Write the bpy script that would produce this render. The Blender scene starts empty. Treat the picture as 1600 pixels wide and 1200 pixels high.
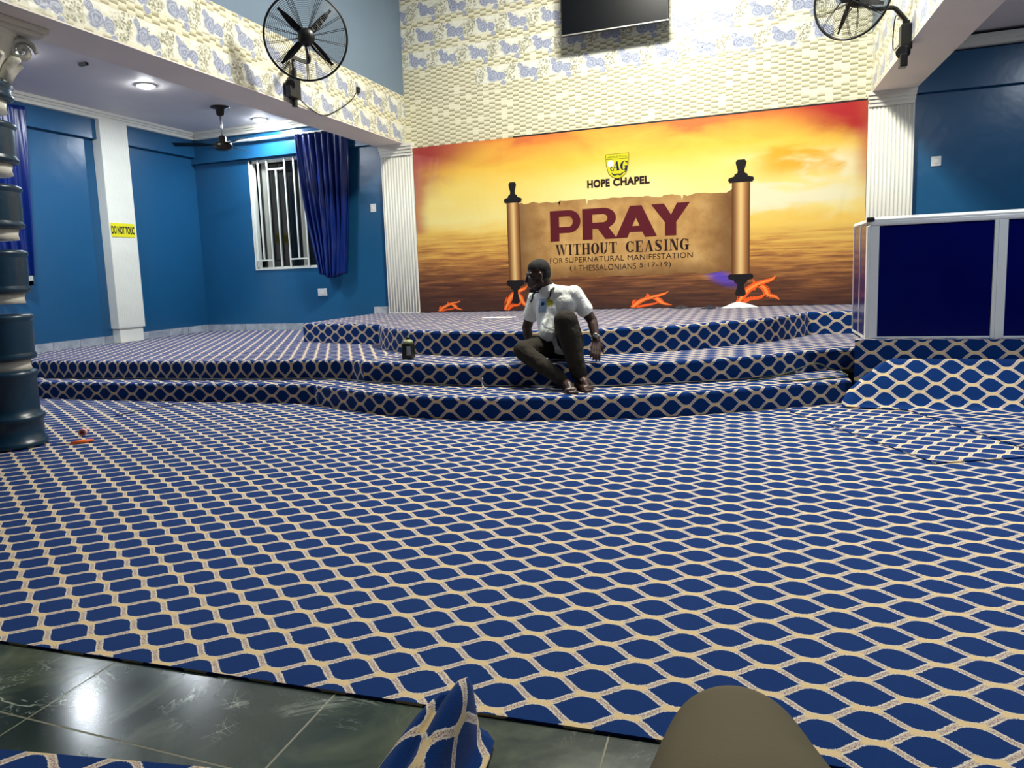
import bpy, bmesh, math, random
from mathutils import Vector, Matrix, Euler
from math import pi, sin, cos, radians
random.seed(7)
S = bpy.context.scene
COL = S.collection

# ------------------------------------------------------------------ camera
CAM = Vector((0, 0, 1.15))
F_PX, YAW, PITCH, ROLL, CX, CY = 1112.71, radians(-20.172), radians(-6.7806), radians(-2.2558), 749.74, 558.82
fw = Vector((sin(YAW)*cos(PITCH), cos(YAW)*cos(PITCH), sin(PITCH)))
r0 = Vector((cos(YAW), -sin(YAW), 0)); u0 = r0.cross(fw)
RT = r0*cos(ROLL) + u0*sin(ROLL); UP = -r0*sin(ROLL) + u0*cos(ROLL)
cd = bpy.data.cameras.new('camera'); cam = bpy.data.objects.new('camera', cd); COL.objects.link(cam)
m = Matrix((RT, UP, -fw)).transposed().to_4x4(); m.translation = CAM
cam.matrix_world = m
cd.sensor_fit = 'HORIZONTAL'; cd.sensor_width = 36; cd.lens = 36*F_PX/1600
cd.shift_x = .5 - CX/1600; cd.shift_y = (CY - 600)/1600
cd.clip_start = .02; cd.clip_end = 100
S.camera = cam

def ray(x, y): return fw + RT*((x-CX)/F_PX) - UP*((y-CY)/F_PX)
def on_z(x, y, z): d = ray(x, y); return CAM + d*((z-CAM.z)/d.z)
def on_y(x, y, Y): d = ray(x, y); return CAM + d*(Y/d.y)
def on_x(x, y, X): d = ray(x, y); return CAM + d*(X/d.x)

# ------------------------------------------------------------------ world, exposure, lights
S.view_settings.view_transform = 'Standard'; S.view_settings.look = 'None'
S.view_settings.gamma = 1; S.view_settings.use_curve_mapping = False
S.view_settings.exposure = 0.0
w = bpy.data.worlds.new('night'); S.world = w; w.use_nodes = True
w.node_tree.nodes['Background'].inputs[0].default_value = (.02, .025, .035, 1)
w.node_tree.nodes['Background'].inputs[1].default_value = .3

def area(name, loc, size, power, color=(1, 1, 1), target=None, spread=180):
    l = bpy.data.lights.new(name, 'AREA'); l.shape = 'RECTANGLE'; l.size, l.size_y = size; l.energy = power; l.color = color
    l.spread = radians(spread)
    o = bpy.data.objects.new(name, l); COL.objects.link(o); o.location = loc
    if target: o.rotation_euler = (Vector(target)-Vector(loc)).to_track_quat('-Z', 'Y').to_euler()
    return o
WARM = (1, .97, .86); COOL = (.82, .91, 1)
area('unseen_hall_lamp', (-.7, 6.6, 5.72), (.5, .3), 350, WARM)
area('unseen_hall_lamp', (-1.2, 6.3, 5.72), (.5, .3), 190, WARM)  # second overhead light, added to brighten the near floor

# ------------------------------------------------------------------ node helpers
class N:
    """a value in a node tree; arithmetic makes Math nodes"""
    def __init__(s, t, sock): s.t = t; s.s = sock
    def _m(s, op, *a):
        n = s.t.nodes.new('ShaderNodeMath'); n.operation = op
        for i, v in enumerate((s,)+a):
            if isinstance(v, N): s.t.links.new(v.s, n.inputs[i])
            else: n.inputs[i].default_value = v
        return N(s.t, n.outputs[0])
    def __add__(s, o): return s._m('ADD', o)
    def __radd__(s, o): return s._m('ADD', o)
    def __sub__(s, o): return s._m('SUBTRACT', o)
    def __rsub__(s, o): return (s*-1)._m('ADD', o)
    def __mul__(s, o): return s._m('MULTIPLY', o)
    def __rmul__(s, o): return s._m('MULTIPLY', o)
    def __truediv__(s, o): return s._m('DIVIDE', o)
    def floor(s): return s._m('FLOOR')
    def frac(s): return s._m('FRACT')
    def abs(s): return s._m('ABSOLUTE')
    def sin(s): return s._m('SINE')
    def cos(s): return s._m('COSINE')
    def sqrt(s): return s._m('SQRT')
    def min(s, o): return s._m('MINIMUM', o)
    def max(s, o): return s._m('MAXIMUM', o)
    def lt(s, o): return s._m('LESS_THAN', o)
    def gt(s, o): return s._m('GREATER_THAN', o)
    def mod(s, o): return s._m('FLOORED_MODULO', o)
    def clamp(s): return s.max(0.).min(1.)
    def step(s, a, b):
        n = s.t.nodes.new('ShaderNodeMapRange'); n.interpolation_type = 'SMOOTHSTEP'
        s.t.links.new(s.s, n.inputs[0])
        if a <= b: vals = (a, b, 0, 1)
        else: vals = (b, a, 1, 0)
        for i, v in enumerate(vals): n.inputs[1+i].default_value = v
        return N(s.t, n.outputs[0])

class M:
    """a material under construction"""
    def __init__(s, name, color=(.8, .8, .8), rough=.5, metal=0, spec=.5):
        s.m = bpy.data.materials.new(name); s.m.use_nodes = True
        s.t = s.m.node_tree; s.b = s.t.nodes['Principled BSDF']
        s.b.inputs['Base Color'].default_value = (*color, 1); s.b.inputs['Roughness'].default_value = rough
        s.b.inputs['Metallic'].default_value = metal; s.b.inputs['Specular IOR Level'].default_value = spec
        s.m.diffuse_color = (*color, 1)
    def coords(s, kind='Object'):
        n = s.t.nodes.new('ShaderNodeTexCoord'); x = s.t.nodes.new('ShaderNodeSeparateXYZ')
        s.t.links.new(n.outputs[kind], x.inputs[0]); s.vec = n.outputs[kind]
        return N(s.t, x.outputs[0]), N(s.t, x.outputs[1]), N(s.t, x.outputs[2])
    def xyz(s, a, b, c=0.):
        n = s.t.nodes.new('ShaderNodeCombineXYZ')
        for i, v in enumerate((a, b, c)):
            if isinstance(v, N): s.t.links.new(v.s, n.inputs[i])
            else: n.inputs[i].default_value = v
        return n.outputs[0]
    def noise(s, vec, scale=5, detail=3, rough=.5, dist=0):
        n = s.t.nodes.new('ShaderNodeTexNoise'); n.inputs['Scale'].default_value = scale
        n.inputs['Detail'].default_value = detail; n.inputs['Roughness'].default_value = rough
        n.inputs['Distortion'].default_value = dist
        s.t.links.new(vec, n.inputs['Vector']); return N(s.t, n.outputs['Fac'])
    def voro(s, vec, scale=5, out='Distance', feature='F1'):
        n = s.t.nodes.new('ShaderNodeTexVoronoi'); n.feature = feature; n.inputs['Scale'].default_value = scale
        s.t.links.new(vec, n.inputs['Vector']); return N(s.t, n.outputs[out])
    def white(s, vec):
        n = s.t.nodes.new('ShaderNodeTexWhiteNoise'); s.t.links.new(vec, n.inputs['Vector']); return N(s.t, n.outputs['Value'])
    def mix(s, f, a, b):
        n = s.t.nodes.new('ShaderNodeMix'); n.data_type = 'RGBA'
        for sock, v in ((n.inputs[0], f), (n.inputs[6], a), (n.inputs[7], b)):
            if isinstance(v, N): s.t.links.new(v.s, sock)
            elif isinstance(v, (int, float)): sock.default_value = v
            elif isinstance(v, tuple): sock.default_value = (*v, 1)
            else: s.t.links.new(v, sock)
        return n.outputs[2]
    def ramp(s, f, stops):
        n = s.t.nodes.new('ShaderNodeValToRGB'); e = n.color_ramp.elements
        while len(e) < len(stops): e.new(.5)
        for k, (p, c) in zip(e, stops): k.position = p; k.color = (*c, 1)
        s.t.links.new(f.s, n.inputs[0]); return n.outputs[0]
    def color(s, sock): s.t.links.new(sock, s.b.inputs['Base Color']); return s
    def rough(s, v): s.t.links.new(v.s, s.b.inputs['Roughness']); return s
    def bump(s, h, strength=.3, dist=.01):
        n = s.t.nodes.new('ShaderNodeBump'); n.inputs['Strength'].default_value = strength; n.inputs['Distance'].default_value = dist
        s.t.links.new(h.s, n.inputs['Height']); s.t.links.new(n.outputs[0], s.b.inputs['Normal']); return s
    def set(s, **k):
        for a, v in k.items(): s.b.inputs[a.replace('_', ' ')].default_value = v
        return s

def lin(r, g, b):
    f = lambda c: (c/255/12.92) if c/255 <= .04045 else ((c/255+.055)/1.055)**2.4
    return (f(r), f(g), f(b))

def paint(name, c, rough=.35, bump=.08, scale=9, var=.12):
    k = M(name, c, rough); k.coords()
    n = k.noise(k.vec, 1.3, 4)
    k.color(k.mix(n, tuple(v*(1-var) for v in c), tuple(min(1, v*(1+var)) for v in c)))
    if bump: k.bump(k.noise(k.vec, scale, 3), bump, .02)
    return k.m

# ------------------------------------------------------------------ materials
def carpet_material():
    k = M('patterned_carpet', rough=.95, spec=.15)
    u, v, _ = k.coords('UV')
    wob = k.noise(k.vec, 60, 2)
    wob2 = k.noise(k.vec, 230, 1)
    U = u/.23 + (wob-.5)*.03; V = v/.138 + (wob2-.5)*.06
    ph = U*(2*pi)
    cs = ph.cos(); wv = cs*(1.08 - cs*cs*.08)*.25
    d1 = (((V - .25 - wv) + .5).frac() - .5).abs()
    d2 = (((V - .75 + wv) + .5).frac() - .5).abs()
    sn = ph.sin(); sl = sn*(1.08 - cs*cs*.24)*(2*pi*.25*.138/.23)
    corr = ((sl*sl + 1).sqrt())
    d = d1.min(d2)*.138/corr
    rag = (k.noise(k.vec, 210, 2, .8)-.5)*.0075
    node = (d1 + d2).step(.24, .13)
    d = d + rag - node*.0028
    line = d.step(.0114, .0096)
    core = d.step(.0078, .0048)
    spk = k.noise(k.vec, 260, 2, .7)
    white = k.mix(spk, lin(188, 168, 150), lin(250, 246, 232))
    grey = k.mix(spk.step(.35, .65), lin(112, 88, 92), lin(232, 214, 192))
    beige = k.mix(spk, lin(205, 172, 118), lin(240, 218, 172))
    inner = k.mix(node, grey, beige)
    stripe = k.mix(core, white, inner)
    fuzz = k.noise(k.vec, 340, 2, .7)
    blue = k.mix(fuzz, lin(0, 30, 82), lin(0, 58, 124))
    k.color(k.mix(line, blue, stripe))
    k.set(Sheen_Weight=.13, Sheen_Roughness=.45)
    k.b.inputs['Sheen Tint'].default_value = (.62, .7, 1, 1)
    k.bump(fuzz + line*.6, .35, .004)
    return k.m
CARPET = carpet_material()

def marble_material():
    k = M('green_marble_tile', rough=.12)
    x, y, z = k.coords()
    n = k.noise(k.vec, 2.2, 6, .6, .8)
    base = k.ramp(n, [(.25, lin(18, 32, 32)), (.48, lin(42, 56, 50)), (.74, lin(98, 106, 84))])
    vn = k.noise(k.vec, 1.7, 5, .6, 1.4)
    vein = (vn-.5).abs().step(.012, .0)
    vn2 = k.noise(k.vec, 4.1, 4, .6, 2.2)
    vein2 = (vn2-.5).abs().step(.012, .0)
    msk = k.noise(k.vec, 3.3, 2).step(.5, .68)
    c = k.mix((vein*.7 + vein2*.55)*msk, base, lin(186, 196, 182))
    jx = (((x+1.81)/.755 + .5).frac()-.5).abs()*.755
    jy = (((y-1.26)/.755 + .5).frac()-.5).abs()*.755
    j = jx.min(jy).step(.0032, .0018)
    k.color(k.mix(j, c, lin(120, 118, 96)))
    k.rough(n*.18 + .1 + j*.4)
    k.bump(j*-1., .3, .002)
    return k.m
MARBLE = marble_material()

def mosaic_material(name, axis, floral):
    """printed wall tile: checker of pale and olive bricks, roses on the floral kind"""
    k = M(name, rough=.3)
    x, y, z = k.coords()
    p = (x, y)[axis]; q = z
    cw, ch = .085, .0315
    i = (p/cw).floor(); j = (q/ch).floor()
    chk = (i + j).mod(2.)
    rnd = k.white(k.xyz(i, j))
    fq = (q/ch).frac()
    dark = chk*rnd.gt(.12)
    tone = k.noise(k.xyz(p, q), 14, 3)
    pale = k.mix(fq, lin(226, 222, 192), lin(243, 240, 216))
    olive = k.mix(fq.step(.1, .9), lin(148, 143, 112), lin(206, 200, 168))
    brick = k.mix(dark, pale, olive)
    if floral:
        wx = (k.noise(k.xyz(p, q, 1.), 16, 3)-.5)*.075
        wy = (k.noise(k.xyz(p, q, 5.), 16, 3)-.5)*.075
        row = (q/.33).floor()
        px = (((p + row*.225 + row*row*.04)/.45).frac())*.45 + wx
        qy = (q/.33).frac()*.33 + wy
        def blob(cx, cy, r, s=1.):
            dx = px-cx; dy = (qy-cy)*s
            return (dx*dx + dy*dy).sqrt()/r
        b1 = blob(.10, .17, .075); b2 = blob(.215, .155, .062); b3 = blob(.25, .06, .035); b6 = blob(.045, .25, .04)
        b4 = blob(.335, .165, .095); b5 = blob(.40, .25, .06)
        rose = b1.min(b2).min(b3).min(b6)
        rm = rose.step(1.03, .93)
        ring = ((rose*16. + tone*11).sin()*.5 + .5)
        rosec = k.mix(ring, lin(138, 146, 172), lin(184, 190, 206))
        vor = k.voro(k.xyz(p, q), 42)
        gm = b4.min(b5).step(1.1, .8)*vor.step(.62, .4)
        ground = k.mix(tone.step(.3, .7), lin(226, 226, 208), lin(250, 249, 236))
        grey = k.mix(vor.step(0., .4), lin(92, 96, 92), lin(176, 174, 150))
        lowband = (q/.33).frac().step(.3, .2) + (q/.33).frac().step(.86, .95)
        base = k.mix(lowband.clamp(), ground, brick)
        leaf = b4.min(b1).step(1.5, 1.1)*vor.step(.2, .3)*tone.step(.5, .6)
        c = k.mix(leaf*.55, base, lin(150, 150, 118))
        c = k.mix(gm, c, grey)
        c = k.mix(rm, c, rosec)
        dot = k.voro(k.xyz(p, q), 21).step(.14, .09)*k.noise(k.xyz(p, q), 6, 1).step(.52, .58)
        c = k.mix(dot, c, lin(58, 60, 64))
        if floral == 'top':       # plain brick tiles fill both upper corners
            mk = ((p.step(-3.4, -3.45) + p.step(1.0, 1.02))*q.step(4.02, 4.0) + q.step(3.625, 3.62)).clamp()
            c = k.mix(mk, c, brick)
            seam = ((q-3.622).abs()).step(.006, .003)
            c = k.mix(seam*.6, c, lin(150, 146, 124))
    else: c = brick
    gr = ((p/.5).frac()-.5).abs().step(.4975, .499)
    c = k.mix(gr*.5, c, lin(150, 146, 124))
    k.color(c)
    k.bump(fq*(1.-dark)*.7 + dark*(1.-fq)*.5, .3, .006)
    return k.m
MOSAIC_BACK = mosaic_material('rose_mosaic_wall_tile', 0, 'top')
MOSAIC_BEAM = mosaic_material('rose_mosaic_beam_tile', 1, 'beam')

BLUE_WALL = paint('satin_blue_paint', lin(28, 88, 130), .28, .25, 3)
UPPER_BLUE = paint('pale_blue_paint', lin(112, 132, 152), .45, .1, 4)
WHITE = paint('white_paint', lin(238, 237, 224), .45, .05)
CEILING = paint('ceiling_white', lin(228, 222, 220), .6, .03)
SOFFIT = paint('soffit_white', lin(236, 228, 220), .6, .03)
TEAL = paint('dark_teal_gloss', lin(12, 48, 70), .34, .12, 20)
CREAM = paint('cream_plaster', lin(206, 204, 192), .5, .15, 30)
BLACK = M('black_metal', lin(16, 17, 20), .4).m
BLACK_PLASTIC = M('black_plastic', lin(14, 14, 17), .5).m
CHROME = M('brushed_steel', lin(190, 190, 188), .3, .9).m
ALU = paint('white_aluminium', lin(224, 226, 224), .3, 0)
def panel_material():
    k = M('glossy_navy_board', lin(4, 10, 84), .12); k.coords()
    k.color(k.mix(k.noise(k.vec, 1.5, 2), lin(2, 6, 66), lin(6, 14, 100))); return k.m
NAVY = panel_material()
SCREEN = M('dark_glass_screen', lin(5, 9, 14), .3, spec=.15).m
DARK_BARS = paint('window_white', lin(222, 224, 214), .35, 0)
GLASS = M('night_window_glass', lin(14, 16, 16), .06).m
def satin():
    k = M('blue_satin', lin(6, 30, 138), .3); k.coords()
    k.color(k.mix(k.noise(k.vec, 30, 3), lin(1, 22, 80), lin(3, 40, 122))); k.set(Anisotropic=.3); return k.m
SATIN = satin()
def skirting():
    k = M('grey_marble_skirting', rough=.2); x, y, z = k.coords()
    s = x + y
    c = k.ramp(k.noise(k.vec, 5, 5, .6, 1), [(.3, lin(140, 150, 160)), (.6, lin(186, 192, 198)), (.8, lin(214, 216, 218))])
    i = (s/.4).floor(); r = k.white(k.xyz(i, 0.))
    c = k.mix(r*.35, c, lin(120, 128, 138))
    k.color(k.mix((s/.4).frac().lt(.02), c, lin(110, 112, 114))); return k.m
SKIRT = skirting()

# ------------------------------------------------------------------ object helpers
def link(o, parent=None):
    COL.objects.link(o)
    if parent: o.parent = parent
    return o
def tag(o, label=None, cat=None, group=None, kind=None):
    if label: o['label'] = label
    if cat: o['category'] = cat
    if group: o['group'] = group
    if kind: o['kind'] = kind
    return o
def thing(name, label, cat, loc=(0, 0, 0), group=None):
    o = bpy.data.objects.new(name, None); o.empty_display_size = .1; o.location = loc
    return tag(link(o), label, cat, group)
def obj(name, bm, mat, parent=None, smooth=False, world=True):
    """one mesh object; vertices are in world space and get re-based on the parent"""
    me = bpy.data.meshes.new(name)
    if isinstance(bm, bmesh.types.BMesh):
        bmesh.ops.recalc_face_normals(bm, faces=bm.faces); bm.to_mesh(me); bm.free()
    else: me = bm
    if mat and not me.materials: me.materials.append(mat)
    if smooth:
        for p in me.polygons: p.use_smooth = True
    o = link(bpy.data.objects.new(name, me), parent)
    if parent and world:
        p = parent; off = Vector()
        while p: off += Vector(p.location); p = p.parent
        me.transform(Matrix.Translation(-off))
    return o
def B(): return bmesh.new()
def box(bm, lo, hi, bev=0):
    lo, hi = Vector(lo), Vector(hi)
    r = bmesh.ops.create_cube(bm, size=1); vs = r['verts']
    for v in vs: v.co = Vector(((lo[i]+hi[i])/2 + v.co[i]*(hi[i]-lo[i])) for i in range(3))
    if bev:
        es = {e for v in vs for e in v.link_edges}
        bmesh.ops.bevel(bm, geom=list(es), offset=bev, segments=2, affect='EDGES', profile=.5)
    return bm
def tube(bm, pts, r, n=8, closed=False, cap=True):
    pts = [Vector(p) for p in pts]; rings = []
    rr = r if isinstance(r, (list, tuple)) else [r]*len(pts)
    nrm = None
    for i, p in enumerate(pts):
        a = pts[i-1] if (i > 0 or closed) else p
        b = pts[(i+1) % len(pts)] if (i < len(pts)-1 or closed) else p
        t = (b-a).normalized()
        if nrm is None:
            nrm = t.orthogonal().normalized()
        nrm = (nrm - t*nrm.dot(t)).normalized(); bi = t.cross(nrm)
        rings.append([bm.verts.new(p + (nrm*cos(2*pi*k/n) + bi*sin(2*pi*k/n))*rr[i]) for k in range(n)])
    m = len(rings)
    for i in range(m if closed else m-1):
        A, C = rings[i], rings[(i+1) % m]
        for k in range(n): bm.faces.new((A[k], A[(k+1) % n], C[(k+1) % n], C[k]))
    if cap and not closed:
        bm.faces.new(rings[0][::-1]); bm.faces.new(rings[-1])
    return bm
def circle_pts(c, ax, r, n=48, x=None):
    ax = Vector(ax).normalized(); x = (x or ax.orthogonal()).normalized(); y = ax.cross(x)
    return [Vector(c) + x*(r*cos(2*pi*i/n)) + y*(r*sin(2*pi*i/n)) for i in range(n)]
def lathe(bm, prof, c, ax=(0, 0, 1), n=32):
    ax = Vector(ax).normalized(); x = ax.orthogonal().normalized(); y = ax.cross(x); rings = []
    for r, h in prof:
        rings.append([bm.verts.new(Vector(c)+ax*h + (x*cos(2*pi*k/n)+y*sin(2*pi*k/n))*max(r, 1e-4)) for k in range(n)])
    for A, C in zip(rings, rings[1:]):
        for k in range(n): bm.faces.new((A[k], A[(k+1) % n], C[(k+1) % n], C[k]))
    bm.faces.new(rings[0][::-1]); bm.faces.new(rings[-1]); return bm
def catmull(pts, n=8):
    P = [Vector(p) for p in pts]; out = []
    for i in range(len(P)-1):
        a = P[i-1] if i else P[i]*2-P[i+1]; b, c = P[i], P[i+1]; d = P[i+2] if i+2 < len(P) else P[i+1]*2-P[i]
        for k in range(n):
            t = k/n
            out.append(.5*((2*b) + (c-a)*t + (2*a-5*b+4*c-d)*t*t + (3*b-a-3*c+d)*t**3))
    return out+[P[-1]]
def uvmesh(name, verts, faces, uvs):
    """uvs: one (u,v) per loop, in metres"""
    me = bpy.data.meshes.new(name); me.from_pydata([tuple(v) for v in verts], [], faces)
    l = me.uv_layers.new(name='UVMap')
    flat = [c for f in uvs for c in f]
    for i, c in enumerate(flat): l.data[i].uv = c
    return me
def struct(o): return tag(o, kind='structure')
def quick_box(name, lo, hi, mat, parent=None, bev=0): return obj(name, box(B(), lo, hi, bev), mat, parent)

# ------------------------------------------------------------------ the room
YB = 9.56                      # stage wall
XL, XR = -4.51, 1.41           # inner faces of the two beams
XLW, XRW = -8.3, 5.3           # aisle side walls
ZS, ZT, ZC, ZH = 3.02, 3.69, 3.52, 5.8
z1, z2, z3 = .185, .37, .605
YN = -4.0
struct(quick_box('floor', (XLW-.2, YN, -.1), (XRW+.2, YB+.2, 0), MARBLE))
# stage wall: mosaic above, plain behind the banner
struct(quick_box('wall_back', (XL, YB, 0), (XR, YB+.2, ZH), MOSAIC_BACK))
def wall_with_hole(name, x0, x1, z0, z1_, hx0, hx1, hz0, hz1, y0, y1, mat):
    bm = B()
    box(bm, (x0, y0, z0), (hx0, y1, z1_)); box(bm, (hx1, y0, z0), (x1, y1, z1_))
    box(bm, (hx0, y0, z0), (hx1, y1, hz0)); box(bm, (hx0, y0, hz1), (hx1, y1, z1_))
    return struct(obj(name, bm, mat))
WX0, WX1, WZ0, WZ1 = -7.25, -5.62, 1.33, 3.03
wall_with_hole('wall_back_aisle', XLW-.2, XL, 0, ZC+.1, WX0, WX1, WZ0, WZ1, YB, YB+.2, BLUE_WALL)
struct(quick_box('wall_back_right', (XR, YB, 0), (XRW+.2, YB+.2, ZC+.1), BLUE_WALL))
struct(quick_box('wall_left', (XLW-.2, YN, 0), (XLW, YB, ZC+.1), BLUE_WALL))
struct(quick_box('wall_right', (XRW, YN, 0), (XRW+.2, YB, ZC+.1), BLUE_WALL))
struct(quick_box('wall_front', (XLW-.2, YN-.2, 0), (XRW+.2, YN, ZH), paint('rear_wall_blue', lin(30, 70, 110), .6, .05)))
struct(quick_box('wall_upper_left', (XL-.46, YN, ZT), (XL, YB, ZH), UPPER_BLUE))
struct(quick_box('wall_upper_right', (XR, YN, ZT), (XR+.45, YB, ZH), UPPER_BLUE))
struct(quick_box('ceiling', (XL-.46, YN, ZH), (XR+.45, YB+.2, ZH+.1), CEILING))
struct(quick_box('ceiling_left_aisle', (XLW, YN, ZC), (XL-.46, YB, ZC+.1), CEILING))
struct(quick_box('ceiling_right_aisle', (XR+.45, YN, ZC), (XRW, YB, ZC+.1), CEILING))
# tiled beams over the two arcades, with plain painted soffits
def beam(name, xa, xb):
    o = struct(quick_box(name, (xa, YN, ZS+.012), (xb, YB, ZT), MOSAIC_BEAM))
    obj('soffit', box(B(), (xa-.0, YN, ZS), (xb+.0, YB, ZS+.012)), SOFFIT, o)
beam('trim_1', XL-.46, XL); beam('trim_2', XR, XR+.45)
# painted ring beams under the aisle ceilings
def band(name, lo, hi): struct(quick_box(name, lo, hi, BLUE_WALL))
band('trim_3', (XLW, YB-.07, 3.06), (XL-.46, YB, 3.42))
band('trim_4', (XLW, 8.12, 3.16), (XLW+.08, YB-.07, 3.42))
band('trim_5', (XLW, YN, 3.16), (XLW+.08, 7.62, 3.42))
band('trim_6', (XR+.45, YB-.07, 2.96), (XRW, YB, 3.36))
# stepped plaster cornices
def cornice(name, runs):
    bm = B()
    for (lo, hi) in runs: box(bm, lo, hi)
    struct(obj(name, bm, WHITE))
def cornice_runs(x0, x1, side, zc, zb):
    """side = wall x; steps out from wall_back and a side wall"""
    out = []
    d = 1 if side < (x0+x1)/2 else -1
    for i, (w_, h_) in enumerate(((.16, .035), (.12, .06), (.09, .1))):
        out.append(((x0, YB-w_-.05, zc-h_), (x1, YB, zc)))
        a, b = sorted((side, side+d*(w_+.05)))
        out.append(((a, YN, zc-h_), (b, YB, zc)))
    return out
cornice('trim_7', cornice_runs(XLW, XL-.46, XLW, ZC, .1))
cornice('trim_8', cornice_runs(XR+.45, XRW, XRW, ZC-.04, .1))
struct(quick_box('baseboard_left', (XLW, 5.7, z2), (XLW+.015, YB, z2+.105), SKIRT))
struct(quick_box('baseboard_back', (XLW, YB-.015, z2), (-5.17, YB, z2+.105), SKIRT))
struct(quick_box('baseboard_back_stage', (-5.17, YB-.015, z3), (-4.9, YB, z3+.1), SKIRT))

# ------------------------------------------------------------------ window with burglar bars, night outside
win = struct(bpy.data.objects.new('window_1', None)); win.location = (WX0, YB, WZ0); link(win)
fr = B()
fw_ = .05
for a, b in (((WX0, YB+.02, WZ0), (WX0+fw_, YB+.1, WZ1)), ((WX1-fw_, YB+.02, WZ0), (WX1, YB+.1, WZ1)),
             ((WX0, YB+.02, WZ0), (WX1, YB+.1, WZ0+.04)), ((WX0, YB+.02, WZ1-.04), (WX1, YB+.1, WZ1))): box(fr, a, b)
obj('window_frame', fr, DARK_BARS, win)
sash = B()
for xx in (WX0+.16, -6.42): box(sash, (xx, YB+.1, WZ0), (xx+.07, YB+.14, WZ1))
obj('sash', sash, paint('aluminium_sash', lin(150, 150, 138), .4, 0), win)
obj('pane', box(B(), (WX0, YB+.15, WZ0), (WX1, YB+.16, WZ1)), GLASS, win)
bars = B(); xs = [WX0 + .008 + .163*k for k in range(11)]
for k, x in enumerate(xs):
    lo, hi = WZ0, WZ1
    if k in (1, 5, 9): lo = WZ0+.15
    if k in (3, 7): hi = WZ1-.16
    if x < WX1: box(bars, (x-.011, YB-.012, lo), (x+.011, YB+.01, hi))
for a, b, z in ((0, 2, WZ0+.15), (4, 6, WZ0+.15), (8, 10, WZ0+.15), (2, 4, WZ1-.16), (6, 8, WZ1-.16), (0, 10, WZ0+.012)):
    box(bars, (xs[a], YB-.01, z-.011), (min(xs[b], WX1), YB+.008, z+.011))
obj('burglar_bars', bars, DARK_BARS, win)

# ------------------------------------------------------------------ pilasters and column
def flutes(bm, x0, x1, y, z0, z1_, n, depth=.018):
    w_ = (x1-x0)/n
    for i in range(n):
        a = x0+i*w_
        tube(bm, [(a+w_*.5, y, z0), (a+w_*.5, y, z1_)], w_*.38, 10)
def pilaster(label, x0, x1, ztop):
    t = thing('fluted_pilaster', label, 'pillar', ((x0+x1)/2, YB-.03, z3), 'fluted pillars beside the banner')
    bm = box(B(), (x0, YB-.06, z3), (x1, YB-.002, ztop)); 
    obj('core', bm, WHITE, t)
    fb = B(); flutes(fb, x0+.01, x1-.01, YB-.0525, z3+.02, ztop-.16, 11); obj('fluted_shaft', fb, WHITE, t, True)
    cb = B()
    for i in range(4): box(cb, (x0+.004-.004*i, YB-.085-.015*i, ztop-.16+.04*i), (x1-.004+.004*i, YB-.002, ztop-.115+.04*i))
    obj('capital', cb, WHITE, t)
pilaster('white fluted pillar left of the orange banner, right of the curtained window', -4.9, -4.39, ZS)
pilaster('white fluted pillar right of the orange banner, behind the blue counter', 1.38, 1.85, ZS)
t = thing('wall_pilaster', 'plain white pillar on the left blue wall carrying a yellow notice', 'pillar', (-8.2, 7.85, z2))
obj('shaft', box(B(), (XLW, 7.62, z2+.2), (-8.15, 8.09, 3.42), .004), WHITE, t)
fb = B()
for i in range(14): box(fb, (-8.152, 7.635+.032*i, z2+.22), (-8.147, 7.653+.032*i, 3.4))
obj('reeding', fb, WHITE, t)
obj('base', box(B(), (XLW, 7.64, z2), (-8.165, 8.06, z2+.2), .004), WHITE, t)

CXc, CYc = -5.06, 3.68
t = thing('round_column', 'dark teal round column with cream bands and a scrolled cream capital', 'column', (CXc, CYc, .008))
R_ = lambda z: .185 + .017*z
def drum(z0, z1_):
    bm = B(); a, b = R_(z0), R_(z1_)
    lathe(bm, [(a*.93, z0), (a*1.04, z0+.012), (a*1.06, z0+.03), (a*1.0, z0+.05), (a*1.0, z0+.055), ((a+b)/2*1.01, (z0+z1_)/2),
               (b*1.0, z1_-.055), (b*1.0, z1_-.05), (b*1.06, z1_-.03), (b*1.04, z1_-.012), (b*.93, z1_)], (CXc, CYc, 0), n=40)
    return bm
bb = B(); lathe(bb, [(.215, .009), (.225, .03), (.215, .055), (.2, .065), (.202, .2), (.22, .215), (.214, .24), (.19, .25), (.188, .30), (.188, .52), (.2, .535), (.2, .56), (.175, .575)], (CXc, CYc, 0), n=40)
obj('base', bb, TEAL, t, True)
joints = [.575, 1.06, 1.52, 1.98, 2.42]
for i, z in enumerate(joints):
    zz = joints[i+1]-.075 if i < 4 else 2.62
    rb = B(); lathe(rb, [(R_(z)*.86, z), (R_(z)*.82, z+.035), (R_(z)*.86, z+.075)], (CXc, CYc, 0), n=32); obj('cream_band', rb, CREAM, t, True)
    obj('drum', drum(z+.075, zz), TEAL, t, True)
cb = B(); lathe(cb, [(.2, 2.62), (.19, 2.66), (.23, 2.74), (.29, 2.92), (.31, 2.95)], (CXc, CYc, 0), n=32)
box(cb, (CXc-.33, CYc-.33, 2.95), (CXc+.33, CYc+.33, 2.985), .006); box(cb, (CXc-.36, CYc-.36, 2.98), (CXc+.36, CYc+.36, ZS), .006)
obj('capital', cb, CREAM, t, False)
vb = B()
for sx in (-1, 1):
    for sy in (-1, 1):
        c = Vector((CXc+sx*.23, CYc+sy*.23, 2.85)); ax = Vector((-sx, sy, 0)).normalized(); rad = Vector((sx, sy, 0)).normalized()
        sp = [c + rad*((.085-.0042*i)*cos(.55*i)) + Vector((0, 0, 1))*((.085-.0042*i)*sin(.55*i)) for i in range(19)]
        for o_ in (-.03, 0, .03): tube(vb, [p+ax*o_ for p in sp], .016, 6)
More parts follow.
